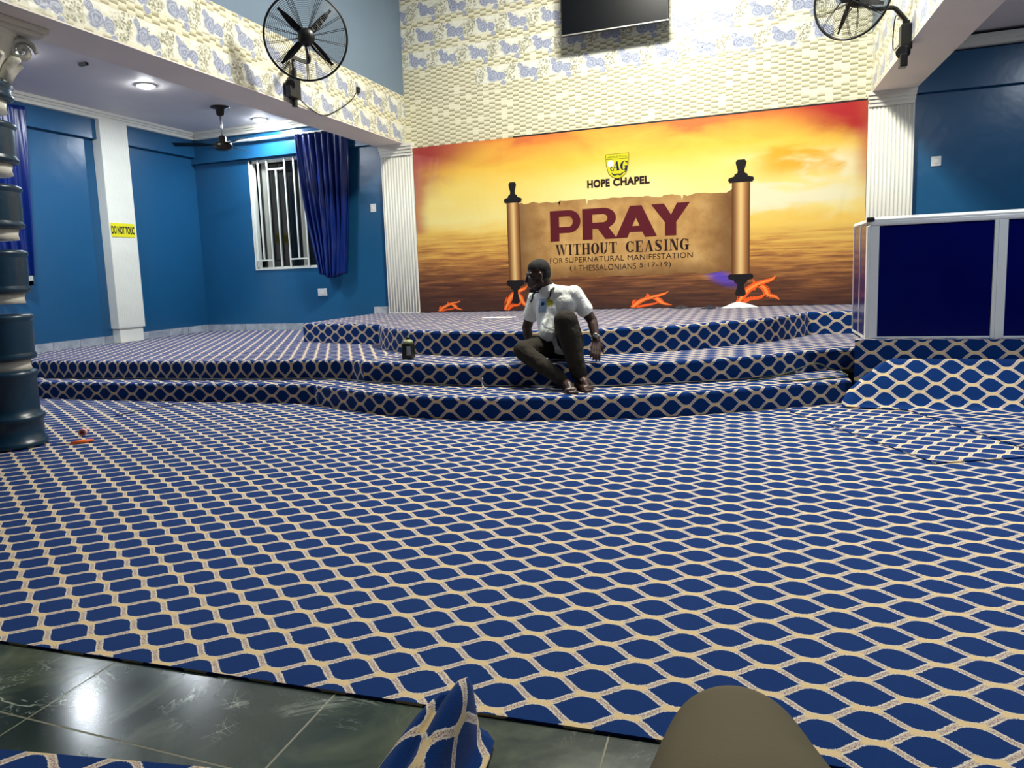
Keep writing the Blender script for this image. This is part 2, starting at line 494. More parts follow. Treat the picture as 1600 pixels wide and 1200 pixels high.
for k in range(12):
    a = 2*pi*k/12; d = Vector((cos(a), sin(a), 0)); c = Vector((CXc, CYc, 2.64))
    tube(vb, [c+d*.2, c+d*.235+Vector((0, 0, .07)), c+d*.29+Vector((0, 0, .13)), c+d*.325+Vector((0, 0, .125))], [.035, .04, .035, .015], 6)
obj('volutes', vb, CREAM, t, True)

# ------------------------------------------------------------------ carpets, steps, stage
def carpet_slab(name, outline, z0, z1_, swap=False, rot=0, org=(0, 0)):
    """flat slab with the carpet pattern in metres"""
    n = len(outline); vs = [(x, y, z1_) for x, y in outline] + [(x, y, z0) for x, y in outline]
    def uv(x, y):
        x, y = x-org[0], y-org[1]; X = x*cos(rot)+y*sin(rot); Y = -x*sin(rot)+y*cos(rot)
        return (Y, X) if swap else (X, Y)
    fs = [list(range(n))]; us = [[uv(*p) for p in outline]]
    s = 0
    for i in range(n):
        j = (i+1) % n; L = math.dist(outline[i], outline[j])
        fs.append([i, n+i, n+j, j]); us.append([(s, z1_), (s, z0), (s+L, z0), (s+L, z1_)]); s += L
    return uvmesh(name, vs, fs, us)
def tier(name, front, back_y, zb, zt, label, cat, xl=None, swap_to=-1e9, side_left=False):
    """a carpeted tier: rounded nosing along the front curve, pattern running over it"""
    P = [Vector((p[0], p[1], 0)) for p in front]; n = len(P)
    nr = []
    for i in range(n):
        t_ = (P[min(i+1, n-1)]-P[max(i-1, 0)]).normalized(); nr.append(Vector((t_.y, -t_.x, 0)))
    s = [0]
    for i in range(1, n): s.append(s[-1]+(P[i]-P[i-1]).length)
    rr = .022
    prof = [(0, zb), (0, zt-rr), (.3*rr, zt-.3*rr), (rr, zt)]           # (inset, z)
    ar = [0, zt-rr-zb, zt-rr-zb+.75*rr, zt-zb+.6*rr]
    vs = []; 
    for (ins, z) in prof:
        for i in range(n): vs.append(P[i]-nr[i]*ins+Vector((0, 0, z)))
    fs, us = [], []
    for k in range(3):
        for i in range(n-1):
            fs.append([k*n+i, k*n+i+1, (k+1)*n+i+1, (k+1)*n+i])
            q = [(s[i], ar[k]), (s[i+1], ar[k]), (s[i+1], ar[k+1]), (s[i], ar[k+1])]
            if P[i].x < swap_to: q = [(b, a) for a, b in q]
            us.append(q)
    top0 = 3*n; k = len(vs)
    # tread as strips back to the back line
    for i in range(n): vs.append(Vector((P[i].x, back_y, zt)))
    for i in range(n-1):
        fs.append([top0+i, top0+i+1, k+i+1, k+i])
        q = [(vs[a].x, vs[a].y) for a in fs[-1]]
        if P[i].x < swap_to: q = [(b, a) for a, b in q]
        us.append(q)
    # ends
    for e, f in ((0, False), (n-1, True)):
        loop = [e, n+e, 2*n+e, 3*n+e, k+e]; b = len(vs); vs.append(Vector((P[e].x, back_y, zb))); loop.append(b)
        if f: loop = loop[::1]
        else: loop = loop[::-1]
        fs.append(loop); us.append([(vs[a].y, vs[a].z) for a in loop])
    me = uvmesh(name, vs, fs, us)
    o = obj(name, me, CARPET); tag(o, label, cat); return o
CARPET_T = .008
edge = lambda x: 1.655+.052*x
main = [(XLW, edge(XLW)), (XRW, edge(XRW)), (XRW, 6.6), (XLW, 6.6)]
o = obj('carpet', carpet_slab('carpet', main, 0.0005, CARPET_T, org=(-.497, 2.056)), CARPET); tag(o, 'large blue carpet with cream ogee lattice covering the hall floor', 'carpet')
f1 = catmull([(XLW+.02, 5.45), (-7, 5.43), (-5.8, 5.45), (-4.5, 5.53), (-3.95, 5.56), (-3.68, 5.56)], 4) + \
     catmull([(-3.6, 5.5), (-3.07, 5.3), (-2.65, 5.18), (-2.17, 5.12), (-1.65, 5.16), (-1.17, 5.26), (-.71, 5.41), (-.25, 5.62), (.21, 5.88), (.6, 6.14), (.845, 6.31)], 6)
f2 = catmull([(XLW+.02, 5.7), (-7.2, 5.71), (-6.1, 5.74), (-4.7, 5.82), (-3.98, 5.92), (-3.5, 5.94)], 4) + \
     catmull([(-3.3, 5.82), (-2.79, 5.74), (-2.35, 5.68), (-1.9, 5.68), (-1.3, 5.74), (-.8, 5.87), (-.28, 6.09), (.23, 6.43), (.55, 6.72), (.93, 6.95), (1.12, 7.05)], 6)
f3 = catmull([(-5.17, 7.66), (-4.6, 7.5), (-4.1, 7.36), (-3.86, 7.3)], 3) + \
     catmull([(-3.84, 7.16), (-3.6, 6.84), (-3.13, 6.48), (-2.63, 6.3), (-2.15, 6.22), (-1.6, 6.28), (-1.07, 6.46), (-.6, 6.66), (-.22, 6.98), (.26, 7.45), (.62, 8.04)], 6) + \
     [Vector(p) for p in ((.68, 8.22), (.9, 8.27), (1.3, 8.29), (2.2, 8.3), (5.28, 8.3))]
f1 = [(p[0], p[1]) for p in f1]; f2 = [(p[0], p[1]) for p in f2]; f3 = [(p[0], p[1]) for p in f3]
tier('stage_step', f1, YB-.02, CARPET_T, z1, 'lowest carpeted stage step with the curved front, at floor level', 'step')
tier('stage_step', f2, YB-.02, z1, z2, 'second carpeted step up, widening into the left aisle floor', 'step', swap_to=-3.45)
tier('stage', f3, YB-.005, z2, z3, 'topmost carpeted stage deck in front of the orange banner', 'stage')

YP, ZP = 6.22, .515
plat = [(.85, YP), (4.2, YP), (4.2, 7.9), (1.13, 7.9), (1.13, 7.06)]
o = obj('side_platform', carpet_slab('side_platform', plat, CARPET_T, ZP), CARPET)
tag(o, 'carpet covered side platform carrying the blue panelled counter', 'platform')

# rugs at the right
ang = math.atan2(.43, .9)
A = Vector((1.02, 4.43)); d1 = Vector((cos(ang), sin(ang))); d2 = Vector((-sin(ang), cos(ang)))
q = [A, A+d1*2.4, Vector((3.19, 6.19)), Vector((.87, 6.19)), A+d2*1.62]
o = obj('rug', carpet_slab('rug', [tuple(p) for p in q], CARPET_T+.0004, CARPET_T+.009, rot=ang, org=tuple(A)), CARPET)
tag(o, 'loose patterned rug lying askew on the carpet, its corner toward the viewer', 'rug')
rows = [(YP-.012, .365, 1.1, 2.02), (YP-.03, .33, 1.03, 2.06), (YP-.1, .23, .89, 2.25), (YP-.17, .13, .78, 2.5), (YP-.215, .055, .74, 2.6), (YP-.25, .028, .74, 2.66),
        (YP-.3, .0195, 1.17, 2.7), (5.6, .0188, 1.29, 2.7), (5.2, .0188, 1.42, 2.7), (4.84, .0188, 1.545, 2.7)]
vs, fs, us = [], [], []; sl = [0]; nc = 26
for a, b in zip(rows, rows[1:]): sl.append(sl[-1]+math.hypot(a[0]-b[0], a[1]-b[1]))
X0, X1 = .6, 2.7
for r, (y, z, xa, xb) in enumerate(rows):
    for c in range(nc+1):
        x = xa+(xb-xa)*c/nc
        wv = .012*sin(x*5+r) if r in (1, 2, 3) else 0
        vs.append((x, y-abs(wv), z+wv*.5 if r in (1, 2, 3) else z))
for r in range(len(rows)-1):
    for c in range(nc):
        f = [r*(nc+1)+c, (r+1)*(nc+1)+c, (r+1)*(nc+1)+c+1, r*(nc+1)+c+1]
        fs.append(f); us.append([(vs[i][0], -sl[r + (1 if k in (1, 2) else 0)]) for k, i in enumerate(f)])
o = obj('draped_rug', uvmesh('draped_rug', vs, fs, us), CARPET, smooth=True)
md = o.modifiers.new('thick', 'SOLIDIFY'); md.thickness = .007; md.offset = 1
tag(o, 'blue patterned runner draped down over the side platform front onto the floor', 'rug')
# near rug at bottom left and the folded offcut
near = [(-2.9, .86), (-1.75, 1.135), (-1.2, 1.235), (-.72, 1.29), (-.6, .2), (-2.9, .2)]
o = obj('near_rug', carpet_slab('near_rug', near, .0005, .009, rot=.19), CARPET)
tag(o, 'strip of patterned rug on the marble floor at the lower left', 'rug')

# ------------------------------------------------------------------ blue panelled counter on the platform
YF = YP+.05
def fx(px_, py_): return on_y(px_, py_, YF)
cx0 = fx(1351, 526).x; pz0 = ZP; ztop = 1.452; cx1 = 3.6; yb_ = YF+.7
t = thing('panel_counter', 'white framed glossy blue panel counter at the right edge of the stage', 'counter', ((cx0+cx1)/2, YF, ZP))
pw = .085
posts = [cx0, fx(1548, 500).x, fx(1548, 500).x + (fx(1548, 500).x-cx0)]
posts.append(posts[-1] + (posts[1]-posts[0]))
posts = [p for p in posts if p < cx1-.1]
def post(x, y, wx, wy): 
    bm = box(B(), (x, y, ZP), (x+wx, y+wy, ztop-.06), .004)
    box(bm, (x+wx*.3, y-.004, ZP+.005), (x+wx*.36, y, ztop-.065)); return obj('post', bm, ALU, t)
for i, p in enumerate(posts): post(p, YF, pw, .05)
post(cx1-pw, YF, pw, .05)
ends = posts+[cx1-pw]
for a, b in zip(ends, ends[1:]):
    obj('panel', box(B(), (a+pw, YF+.012, ZP+.018), (b, YF+.022, ztop-.058)), NAVY, t)
    obj('bottom_rail', box(B(), (a+pw, YF+.004, ZP), (b, YF+.04, ZP+.018), .003), ALU, t)
tr = B(); box(tr, (cx0+.02, YF-.006, ztop-.064), (cx1, YF+.05, ztop-.02), .012); tube(tr, [(cx0+.03, YF+.022, ztop-.022), (cx1, YF+.022, ztop-.022)], .028, 12)
obj('top_rail', tr, ALU, t)
# left return of the counter
obj('corner_post', box(B(), (cx0+.004, YF+.05, ZP), (cx0+.03, YF+.062, ztop-.06)), ALU, t)
ym = YF+.34
for a, b in ((YF+.062, ym), (ym+.014, yb_-.016)):
    obj('side_panel', box(B(), (cx0+.004, a, ZP+.018), (cx0+.014, b, ztop-.05)), NAVY, t)
for y in (ym, yb_-.016): obj('side_post', box(B(), (cx0, y, ZP), (cx0+.035, y+(.014 if y == ym else .016), ztop-.05)), ALU, t)
sr = B(); tube(sr, [(cx0+.02, YF+.03, ztop-.03), (cx0+.02, yb_, ztop-.03)], .024, 10); obj('side_rail', sr, ALU, t)
obj('side_sill', box(B(), (cx0, YF+.05, ZP), (cx0+.035, yb_, ZP+.018)), ALU, t)
obj('corner_cap', box(B(), (cx0-.004, YF-.012, ztop-.03), (cx0+.048, YF+.035, ztop+.006), .008), BLACK_PLASTIC, t)

# ------------------------------------------------------------------ television above the banner
t = thing('television', 'wide black flat television mounted high above the orange banner', 'television', (-1.5, YB, 4.6))
yt = YB-.3
a = on_y(877, 57, yt); b = on_y(1045, 32, yt)
tx0, tx1, tz0 = a.x, b.x, (a.z+b.z)/2; tz1 = tz0 + (tx1-tx0)*.57
obj('case', box(B(), (tx0, yt, tz0), (tx1, yt+.06, tz1), .008), BLACK_PLASTIC, t)
obj('screen', box(B(), (tx0+.012, yt-.003, tz0+.022), (tx1-.012, yt, tz1-.012)), SCREEN, t)
obj('bezel', box(B(), (tx0, yt-.006, tz0), (tx1, yt-.001, tz0+.014), .002), CHROME, t)
mb = box(B(), (-1.7, yt+.06, tz0+.3), (-1.3, yt+.09, tz0+.6)); box(mb, (-1.6, yt+.09, tz0+.35), (-1.4, YB-.004, tz0+.5))
obj('wall_bracket', mb, BLACK, t)

# ------------------------------------------------------------------ the banner
YBn = 9.5
def banner_material():
    k = M('printed_vinyl_banner', rough=.32); x, y, z = k.coords()
    n1 = k.noise(k.xyz(x*.55, z*1.5), 1.6, 5, .55, .4)
    n2 = k.noise(k.xyz(x*.9, z*2.6, 3.), 1.3, 4, .5, .3)
    t = (z-1.62)/1.34
    sky = k.ramp((t + (n1-.5)*.5).clamp(), [(0, lin(238, 198, 96)), (.2, lin(240, 222, 142)), (.5, lin(240, 212, 112)), (.74, lin(240, 194, 78)), (.92, lin(232, 156, 66)), (1, lin(216, 116, 62))])
    gx = (x+1.35)/1.5; gz = (z-2.0)/.55
    glow = (gx*gx + gz*gz).sqrt().step(1.1, .1)
    sky = k.mix(glow*.75, sky, lin(242, 230, 166))
    cl = n2.step(.4, .56)*((x-.6).abs().step(1.0, .4))*((z-2.02).abs().step(.5, .25))
    sky = k.mix(cl*.85, sky, lin(234, 228, 196))
    cl2 = n2.step(.55, .42)*((x-.75).abs().step(.7, .3))*((z-2.4).abs().step(.3, .1))
    sky = k.mix(cl2*.8, sky, lin(232, 164, 40))
    nn = (n1-.5)*.7
    dl = (((x+4.45)*.75).mul2() if False else ((x+4.45)*.75)*((x+4.45)*.75)) + ((z-3.0)*1.15)*((z-3.0)*1.15)
    sky = k.mix((dl.sqrt()+nn).step(.95, .2), sky, lin(168, 58, 58))
    dr = ((x-1.45)*.62)*((x-1.45)*.62) + ((z-3.0)*1.25)*((z-3.0)*1.25)
    sky = k.mix((dr.sqrt()+nn).step(.75, .3), sky, lin(176, 40, 44))
    sky = k.mix((x + nn*.3).step(-4.15, -4.4)*.75, sky, lin(176, 74, 60))
    sky = k.mix((x + nn*.2).step(1.2, 1.42)*z.step(1.7, 2.4)*.8, sky, lin(186, 80, 56))
    st = k.noise(k.xyz(x*.8, z*8.), 2.2, 6, .6, .3)
    st2 = k.noise(k.xyz(x*.5, z*14., 4.), 3., 5, .65)
    zh = 1.62 - (x+1.5)*.035
    tg = (zh - z)/.98
    gr = k.ramp((tg + (st-.5)*.95 + (st2-.5)*.8).clamp(), [(0, lin(226, 184, 92)), (.22, lin(208, 156, 78)), (.38, lin(178, 122, 66)), (.54, lin(136, 88, 54)), (.72, lin(100, 62, 44)), (1, lin(70, 44, 36))])
    mk = (z + (n1-.5)*.1 - zh).step(-.04, .06)
    c = k.mix(mk, gr, sky)
    fx_ = (x+.22) + (z-.98)*1.1; fz = z-.98
    fl = (fx_*fx_*14 + fz*fz*22).sqrt().step(.85, .1)
    c = k.mix(fl*.85, c, lin(84, 66, 190))
    k.color(c)
    wr = k.noise(k.xyz(x*2.2, z*.7, 9.), 1.5, 2, .5, .6)
    k.bump(wr, .25, .06)
    return k.m
bx0, bx1, bz0, bz1 = -4.385, 1.375, .612, 2.95
ban = quick_box('banner', (bx0, YBn, bz0), (bx1, YBn+.006, bz1), banner_material())
tag(ban, 'wide orange sunset banner printed with a scroll reading PRAY WITHOUT CEASING', 'banner')
obj('top_strip', box(B(), (bx0+1.5, YBn-.002, bz1-.004), (bx1, YBn+.008, bz1+.014)), BLACK_PLASTIC, ban)  # thin black strip along part of the top edge
def flat(bm, pts, y):
    return bm.faces.new([bm.verts.new((p[0], y, p[1])) for p in pts])
def print_mat(name, c, rough=.35): return M(name, c, rough).m
# parchment with torn edges
def parchment_material():
    k = M('parchment_print', rough=.35); x, y, z = k.coords()
    n = k.noise(k.xyz(x, z), 3, 5, .6)
    c = k.ramp(n, [(.25, lin(150, 106, 60)), (.5, lin(188, 146, 88)), (.75, lin(214, 176, 116))])
    e = ((x+1.48).abs()-.9).step(0, .5).max(z.step(1.3, 1.03)*.9).max(z.step(1.9, 2.12)*.5)
    k.color(k.mix(e*.75, c, lin(96, 58, 34))); return k.m
rp = random.Random(3)
pts = []
x = -2.86
topz = lambda x: 2.075-.02*(x+2.84)
while x < -.08:
    pts.append((x, topz(x)+rp.uniform(-.022, .012))); 
    if rp.random() < .13: pts.append((x+.015, topz(x)-.07)); pts.append((x+.03, topz(x)))
    x += rp.uniform(.035, .11)
pts += [(-.08, 2.06), (-.08, 1.02)]
x = -.1
while x > -2.84:
    pts.append((x, 1.04+rp.uniform(-.02, .02))); x -= rp.uniform(.05, .14)
pts.append((-2.86, 1.05))
bm = B(); flat(bm, pts, YBn-.0015); bmesh.ops.triangulate(bm, faces=bm.faces)
obj('parchment', bm, parchment_material(), ban)
def roller_material(xc, hw):
    k = M('roller_print', rough=.35); x, y, z = k.coords()
    u = (x-(xc-hw))/(2*hw)
    k.color(k.ramp(u.clamp(), [(0, lin(84, 50, 30)), (.2, lin(150, 104, 60)), (.5, lin(232, 196, 132)), (.75, lin(170, 116, 66)), (1, lin(70, 42, 28))])); return k.m
INK = print_mat('black_print', lin(26, 22, 26))
def roller(xc, hw, za, zb_, zt_, zl):
    bm = B(); flat(bm, [(xc-hw, za), (xc+hw, za), (xc+hw, zb_), (xc-hw, zb_)], YBn-.003); obj('scroll_roller', bm, roller_material(xc, hw), ban)
    for (z0_, s, L) in ((zb_, 1, zt_-zb_), (za, -1, za-zl)):
        prof = [(1.25, 0), (1.42, .1), (1.35, .2), (.75, .27), (.72, .35), (.4, .42), (.36, .55), (.55, .78), (.6, .9), (.4, 1.0)]
        bm = B(); flat(bm, [(xc+hw*a, z0_+s*L*b) for a, b in prof] + [(xc-hw*a, z0_+s*L*b) for a, b in prof[::-1]], YBn-.004)
        obj('scroll_handle', bm, INK, ban)
roller(-2.92, .09, 1.03, 2.085, 2.36, .705)
roller(.01, .105, 1.01, 2.13, 2.40, .735)
FLAME = print_mat('flame_print', lin(250, 96, 34)); FLAME2 = print_mat('flame_core_print', lin(252, 150, 70))
def flame(x0, x1, z0, h, seed):
    """licking tongues: curved strokes that taper to a tip"""
    r = random.Random(seed); j = lambda: r.uniform(-.05, .05)
    T = [([(0, 0), (.12, .3), (.3, .55+j()), (.55, .72+j()), (.8, .85), (.92, 1)], [.14, .2, .2, .18, .12, .01]),
         ([(.5, .68), (.66, .5+j()), (.72, .3), (.88, .2+j()), (1, .12)], [.16, .2, .16, .12, .02]),
         ([(.08, .02), (.3, .16+j()), (.5, .2), (.7, .32+j())], [.14, .14, .12, .04]),
         ([(.34, .5), (.4, .72+j()), (.36, .9)], [.16, .1, .01]), ([(.05, .1), (.02, .35+j()), (.08, .55)], [.12, .08, .01])]
    for mat, k_, dy in ((FLAME, 1, 0), (FLAME2, .4, .0006)):
        bm = B()
        for p, w_ in T[:5 if k_ == 1 else 2]:
            p = [(v.x, v.y) for v in catmull([(a_, b_, 0) for a_, b_ in p], 4)]
            ws = []
            for i in range(len(w_)-1): ws += [(w_[i]+(w_[i+1]-w_[i])*q/4)*k_ for q in range(4)]
            glyph_faces(bm, stroke(p, ws+[w_[-1]*k_]), x0, x1-x0, z0, h, YBn-.002-dy)
        obj('flame', bm, mat, ban)

def text_mesh(txt, x0, x1, z0, z1_, y, bold=0., z_right=None, spacing=1.0):
    cu = bpy.data.curves.new('t', 'FONT'); cu.body = txt; cu.offset = bold; cu.space_character = spacing
    o = bpy.data.objects.new('t', cu); COL.objects.link(o); bpy.context.view_layer.update()
    me = bpy.data.meshes.new_from_object(o.evaluated_get(bpy.context.evaluated_depsgraph_get()))
    bpy.data.objects.remove(o); bpy.data.curves.remove(cu)
    xs_ = [v.co.x for v in me.vertices]; ys_ = [v.co.y for v in me.vertices]
    a, b, c, d = min(xs_), max(xs_), min(ys_), max(ys_)
    for v in me.vertices:
        u_ = (v.co.x-a)/(b-a); v_ = (v.co.y-c)/(d-c)
        v.co = (x0+u_*(x1-x0), y, z0+v_*(z1_-z0))
    return me
YT = YBn-.003
MAROON = print_mat('maroon_print', lin(88, 24, 34))
DKINK = print_mat('dark_brown_print', lin(40, 22, 26))
# heavy extended capitals, drawn as polygons
def glyph_faces(bm, polys, x0, w_, z0, h, y):
    for i, p in enumerate(polys): f = flat(bm, [(x0+a*w_, z0+b*h) for a, b in p], y-.00006*(i % 40))
def bowl(cx, cz, rx, rz, ix, iz, a0, a1, n=12):
    out = []
    for i in range(n):
        t0 = a0+(a1-a0)*i/n; t1 = a0+(a1-a0)*(i+1)/n
        out.append([(cx+rx*cos(t0), cz+rz*sin(t0)), (cx+rx*cos(t1), cz+rz*sin(t1)), (cx+ix*cos(t1), cz+iz*sin(t1)), (cx+ix*cos(t0), cz+iz*sin(t0))])
    return out
HB = pi/2
def pbowl(bot):
    """bowl of P and R from bot to 1"""
    c = (1+bot)/2; rz = (1-bot)/2
    return [[(.28, 1), (.28, .8), (.62, .8), (.62, 1)], [(.28, bot), (.62, bot), (.62, bot+.2), (.28, bot+.2)]] + bowl(.62, c, .38, rz, .13, rz-.2, -HB, HB)
GX = {'P': [[(0, 0), (.3, 0), (.3, 1), (0, 1)]] + pbowl(.26),
      'R': [[(0, 0), (.3, 0), (.3, 1), (0, 1)]] + pbowl(.34) + [[(.42, .4), (.76, .4), (1.02, 0), (.68, 0)]],
      'A': [[(0, 0), (.29, 0), (.56, .8), (.60, 1), (.36, 1)], [(.71, 0), (1, 0), (.64, 1), (.36, 1), (.44, .8)], [(.2, .17), (.8, .17), (.74, .36), (.26, .36)]],
      'Y': [[(.36, 0), (.66, 0), (.66, .42), (.36, .42)], [(0, 1), (.34, 1), (.6, .5), (.66, .42), (.36, .42)], [(.68, 1), (1.02, 1), (.66, .42), (.36, .42), (.44, .46)]]}
bm = B(); zb_, zt_ = 1.53, 1.935
for ch, a, b in (('P', -2.405, -1.99), ('R', -1.965, -1.52), ('A', -1.53, -1.0), ('Y', -1.07, -.6)): glyph_faces(bm, GX[ch], a, b-a, zb_, zt_-zb_, YT)
obj('headline_lettering', bm, MAROON, ban)
# condensed high-contrast serif capitals
def stroke(pts, ws):
    out = []
    for i in range(len(pts)-1):
        (ax_, az), (bx_, bz) = pts[i], pts[i+1]; d = math.hypot(bx_-ax_, bz-az) or 1; nx, nz = -(bz-az)/d, (bx_-ax_)/d
        wa, wb = ws[i]/2, ws[i+1]/2
        out.append([(ax_+nx*wa, az+nz*wa), (ax_-nx*wa, az-nz*wa), (bx_-nx*wb, bz-nz*wb), (bx_+nx*wb, bz+nz*wb)])
    return out
def R(a, b, c, d): return [[(a, b), (c, b), (c, d), (a, d)]]
def ring(a0, a1, n=18): return [q for q in bowl(.5, .5, .5, .5, .2, .46, a0, a1, n)]
SER = {'I': R(.3, 0, .7, 1)+R(.1, 0, .9, .05)+R(.1, .95, .9, 1),
       'T': R(.36, 0, .64, 1)+R(.2, 0, .8, .05)+R(0, .93, 1, 1)+R(0, .72, .07, .95)+R(.93, .72, 1, .95),
       'H': R(.08, 0, .34, 1)+R(.66, 0, .92, 1)+R(.3, .48, .7, .54)+R(0, 0, .42, .05)+R(.58, 0, 1, .05)+R(0, .95, .42, 1)+R(.58, .95, 1, 1),
       'O': ring(0, 2*pi, 26), 'C': ring(.7, 2*pi-.7, 18)+R(.84, .62, .92, .98)+R(.84, .02, .9, .3), 'G': ring(.7, 2*pi-.55, 18)+R(.84, .64, .92, .98)+R(.66, 0, .92, .42)+R(.55, .4, 1, .46),
       'U': R(.08, .3, .34, 1)+R(.74, .3, .82, 1)+R(0, .95, .44, 1)+R(.62, .95, .96, 1)+bowl(.45, .32, .37, .33, .3-.19, .27, pi, 2*pi),
       'E': R(.08, 0, .38, 1)+R(0, 0, .9, .06)+R(0, .94, .9, 1)+R(.3, .48, .7, .54)+R(.83, 0, .9, .28)+R(.83, .72, .9, 1)+R(.63, .38, .7, .64),
       'A': stroke([(.12, 0), (.48, 1)], [.07, .07])+[[(.38, 1), (.58, 1), (.95, 0), (.64, 0)]]+R(.25, .3, .75, .35)+R(0, 0, .28, .05)+R(.54, 0, 1, .05),
       'S': stroke([(.86, .74), (.8, .9), (.5, .97), (.22, .9), (.18, .74), (.3, .6), (.6, .46), (.8, .32), (.82, .18), (.6, .05), (.36, .04), (.16, .12), (.12, .28)], [.05, .06, .07, .14, .24, .28, .3, .28, .2, .1, .06, .06, .05])+R(.84, .7, .9, 1)+R(.08, 0, .14, .3),
       'N': R(.1, 0, .18, 1)+R(.82, 0, .9, 1)+[[(.1, 1), (.4, 1), (.9, 0), (.66, 0)]]+R(0, 0, .3, .05)+R(.68, .95, 1, 1)+R(0, .95, .3, 1),
       'W': [[(.04, 1), (.24, 1), (.38, 0), (.3, 0)], [(.4, 1), (.6, 1), (.76, 0), (.68, 0)]]+stroke([(.33, 0), (.5, 1)], [.04, .04])+stroke([(.71, 0), (.93, 1)], [.04, .04])+R(0, .95, .3, 1)+R(.36, .95, .64, 1)+R(.82, .95, 1, 1)}
WID = {'I': .5, 'W': 1.35, 'T': .85, 'H': .95, 'E': .8, ' ': .45, 'S': .78}
flame(-4.08, -3.72, .62, .15, 1); flame(-3.08, -2.72, .62, .34, 2); flame(-1.32, -.82, .62, .2, 4); flame(-.02, .46, .64, .34, 5)
def serif_line(txt, x0, x1, z0, z1_, y, mat, name, parent, gap=.1):
    tot = sum(WID.get(c, .9)+gap for c in txt)-gap; sc = (x1-x0)/tot; x_ = x0; bm = B()
    for c in txt:
        w_ = WID.get(c, .9)
        if c != ' ': glyph_faces(bm, SER[c], x_, w_*sc, z0, z1_-z0, y)
        x_ += (w_+gap)*sc
    return obj(name, bm, mat, parent)
serif_line('WITHOUT', -2.34, -1.515, 1.34, 1.485, YT, DKINK, 'subtitle_word', ban)
serif_line('CEASING', -1.4, -.605, 1.34, 1.485, YT, DKINK, 'subtitle_word', ban)
def words(spec, xa, xb, z0, z1_, name, bold, u0, u1):
    for txt, a_, b_2 in spec:
        f_ = lambda u: xa+(xb-xa)*(u-u0)/(u1-u0)
        obj(name, text_mesh(txt, f_(a_), f_(b_2), z0, z1_, YT, bold, spacing=1.06), DKINK, ban)
words((('FOR', 445, 540), ('SUPERNATURAL', 557, 975), ('MANIFESTATION', 1000, 1435)), -2.42, -.56, 1.238, 1.308, 'dedication_word', 0, 445, 1435)
words((('(1', 580, 622), ('THESSALONIANS', 645, 1050), ('5:17-19)', 1075, 1285)), -2.15, -.83, 1.122, 1.2, 'verse_word', 0, 580, 1285)
words((('HOPE', 705, 862), ('CHAPEL', 884, 1130)), -1.89, -1.085, 2.2, 2.302, 'church_name_word', .05, 705, 1130)
YEL = print_mat('lemon_print', lin(206, 202, 34)); NVY = print_mat('navy_print', lin(18, 22, 70)); PALE = print_mat('pale_print', lin(236, 236, 226)); OLV = print_mat('olive_print', lin(96, 96, 30))
sh = [(-.5, .5), (.5, .5), (.48, .05), (.38, -.3), (.2, -.46), (0, -.52), (-.2, -.46), (-.38, -.3), (-.48, .05)]
scx, scz = -1.492, 2.452; W_, H_ = .29, .3
bm = B(); flat(bm, [(scx+a*W_*1.05, scz+b*H_*1.04) for a, b in sh], YT); cr = obj('crest', bm, OLV, ban)
bm = B(); flat(bm, [(scx+a*W_, scz+b*H_) for a, b in sh], YT-.001); obj('crest_field', bm, YEL, cr)
obj('crest_motto', text_mesh('ASSEMBLIES OF GOD', scx-.125, scx+.125, scz+.105, scz+.13, YT-.002, .0), OLV, cr)
bm = B(); flat(bm, [(scx-.142, scz+.088), (scx+.142, scz+.088), (scx+.142, scz+.093), (scx-.142, scz+.093)], YT-.002)
obj('crest_rule', bm, OLV, cr)
bm = B(); flat(bm, [(scx-.085+.04*cos(a*pi/8), scz+.035+.045*sin(a*pi/8)) for a in range(16)], YT-.002); obj('crest_globe', bm, PALE, cr)
bm = B(); glyph_faces(bm, [[(a+.15*b, b) for a, b in p] for p in SER['A']], scx-.07, .1, scz-.055, .115, YT-.003); glyph_faces(bm, [[(a+.15*b, b) for a, b in p] for p in SER['G']], scx+.03, .1, scz-.055, .115, YT-.003)
glyph_faces(bm, stroke([(-.075, -.055), (-.09, -.02), (-.06, 0)], [.012, .012, .008]), scx, 1, scz, 1, YT-.003); glyph_faces(bm, stroke([(.115, -.03), (.11, -.07), (.08, -.085)], [.022, .016, .008]), scx, 1, scz, 1, YT-.003)
obj('crest_monogram', bm, NVY, cr)
bm = B(); glyph_faces(bm, stroke([(-.075, -.085), (-.04, -.112), (0, -.102), (.04, -.112), (.075, -.085)], [.008, .02, .012, .02, .008]), scx, 1, scz, 1, YT-.003); obj('crest_book', bm, NVY, cr)

# yellow notice on the left pillar
t = thing('notice_tape', 'yellow DO NOT TOUCH warning strip stuck on the left white pillar', 'notice', (-8.14, 7.83, 1.94))
xn = -8.145
obj('tape', box(B(), (xn, 7.64, 1.845), (xn+.003, 8.05, 2.035)), M('yellow_tape', lin(236, 226, 30), .4).m, t)
me = text_mesh('DO NOT TOUC', 7.645, 8.045, 1.885, 1.995, 0, .035, spacing=.95)
for v in me.vertices: v.co = (xn+.0045, v.co.x, v.co.z)
obj('tape_lettering', me, M('tape_ink', lin(30, 30, 20), .5).m, t)

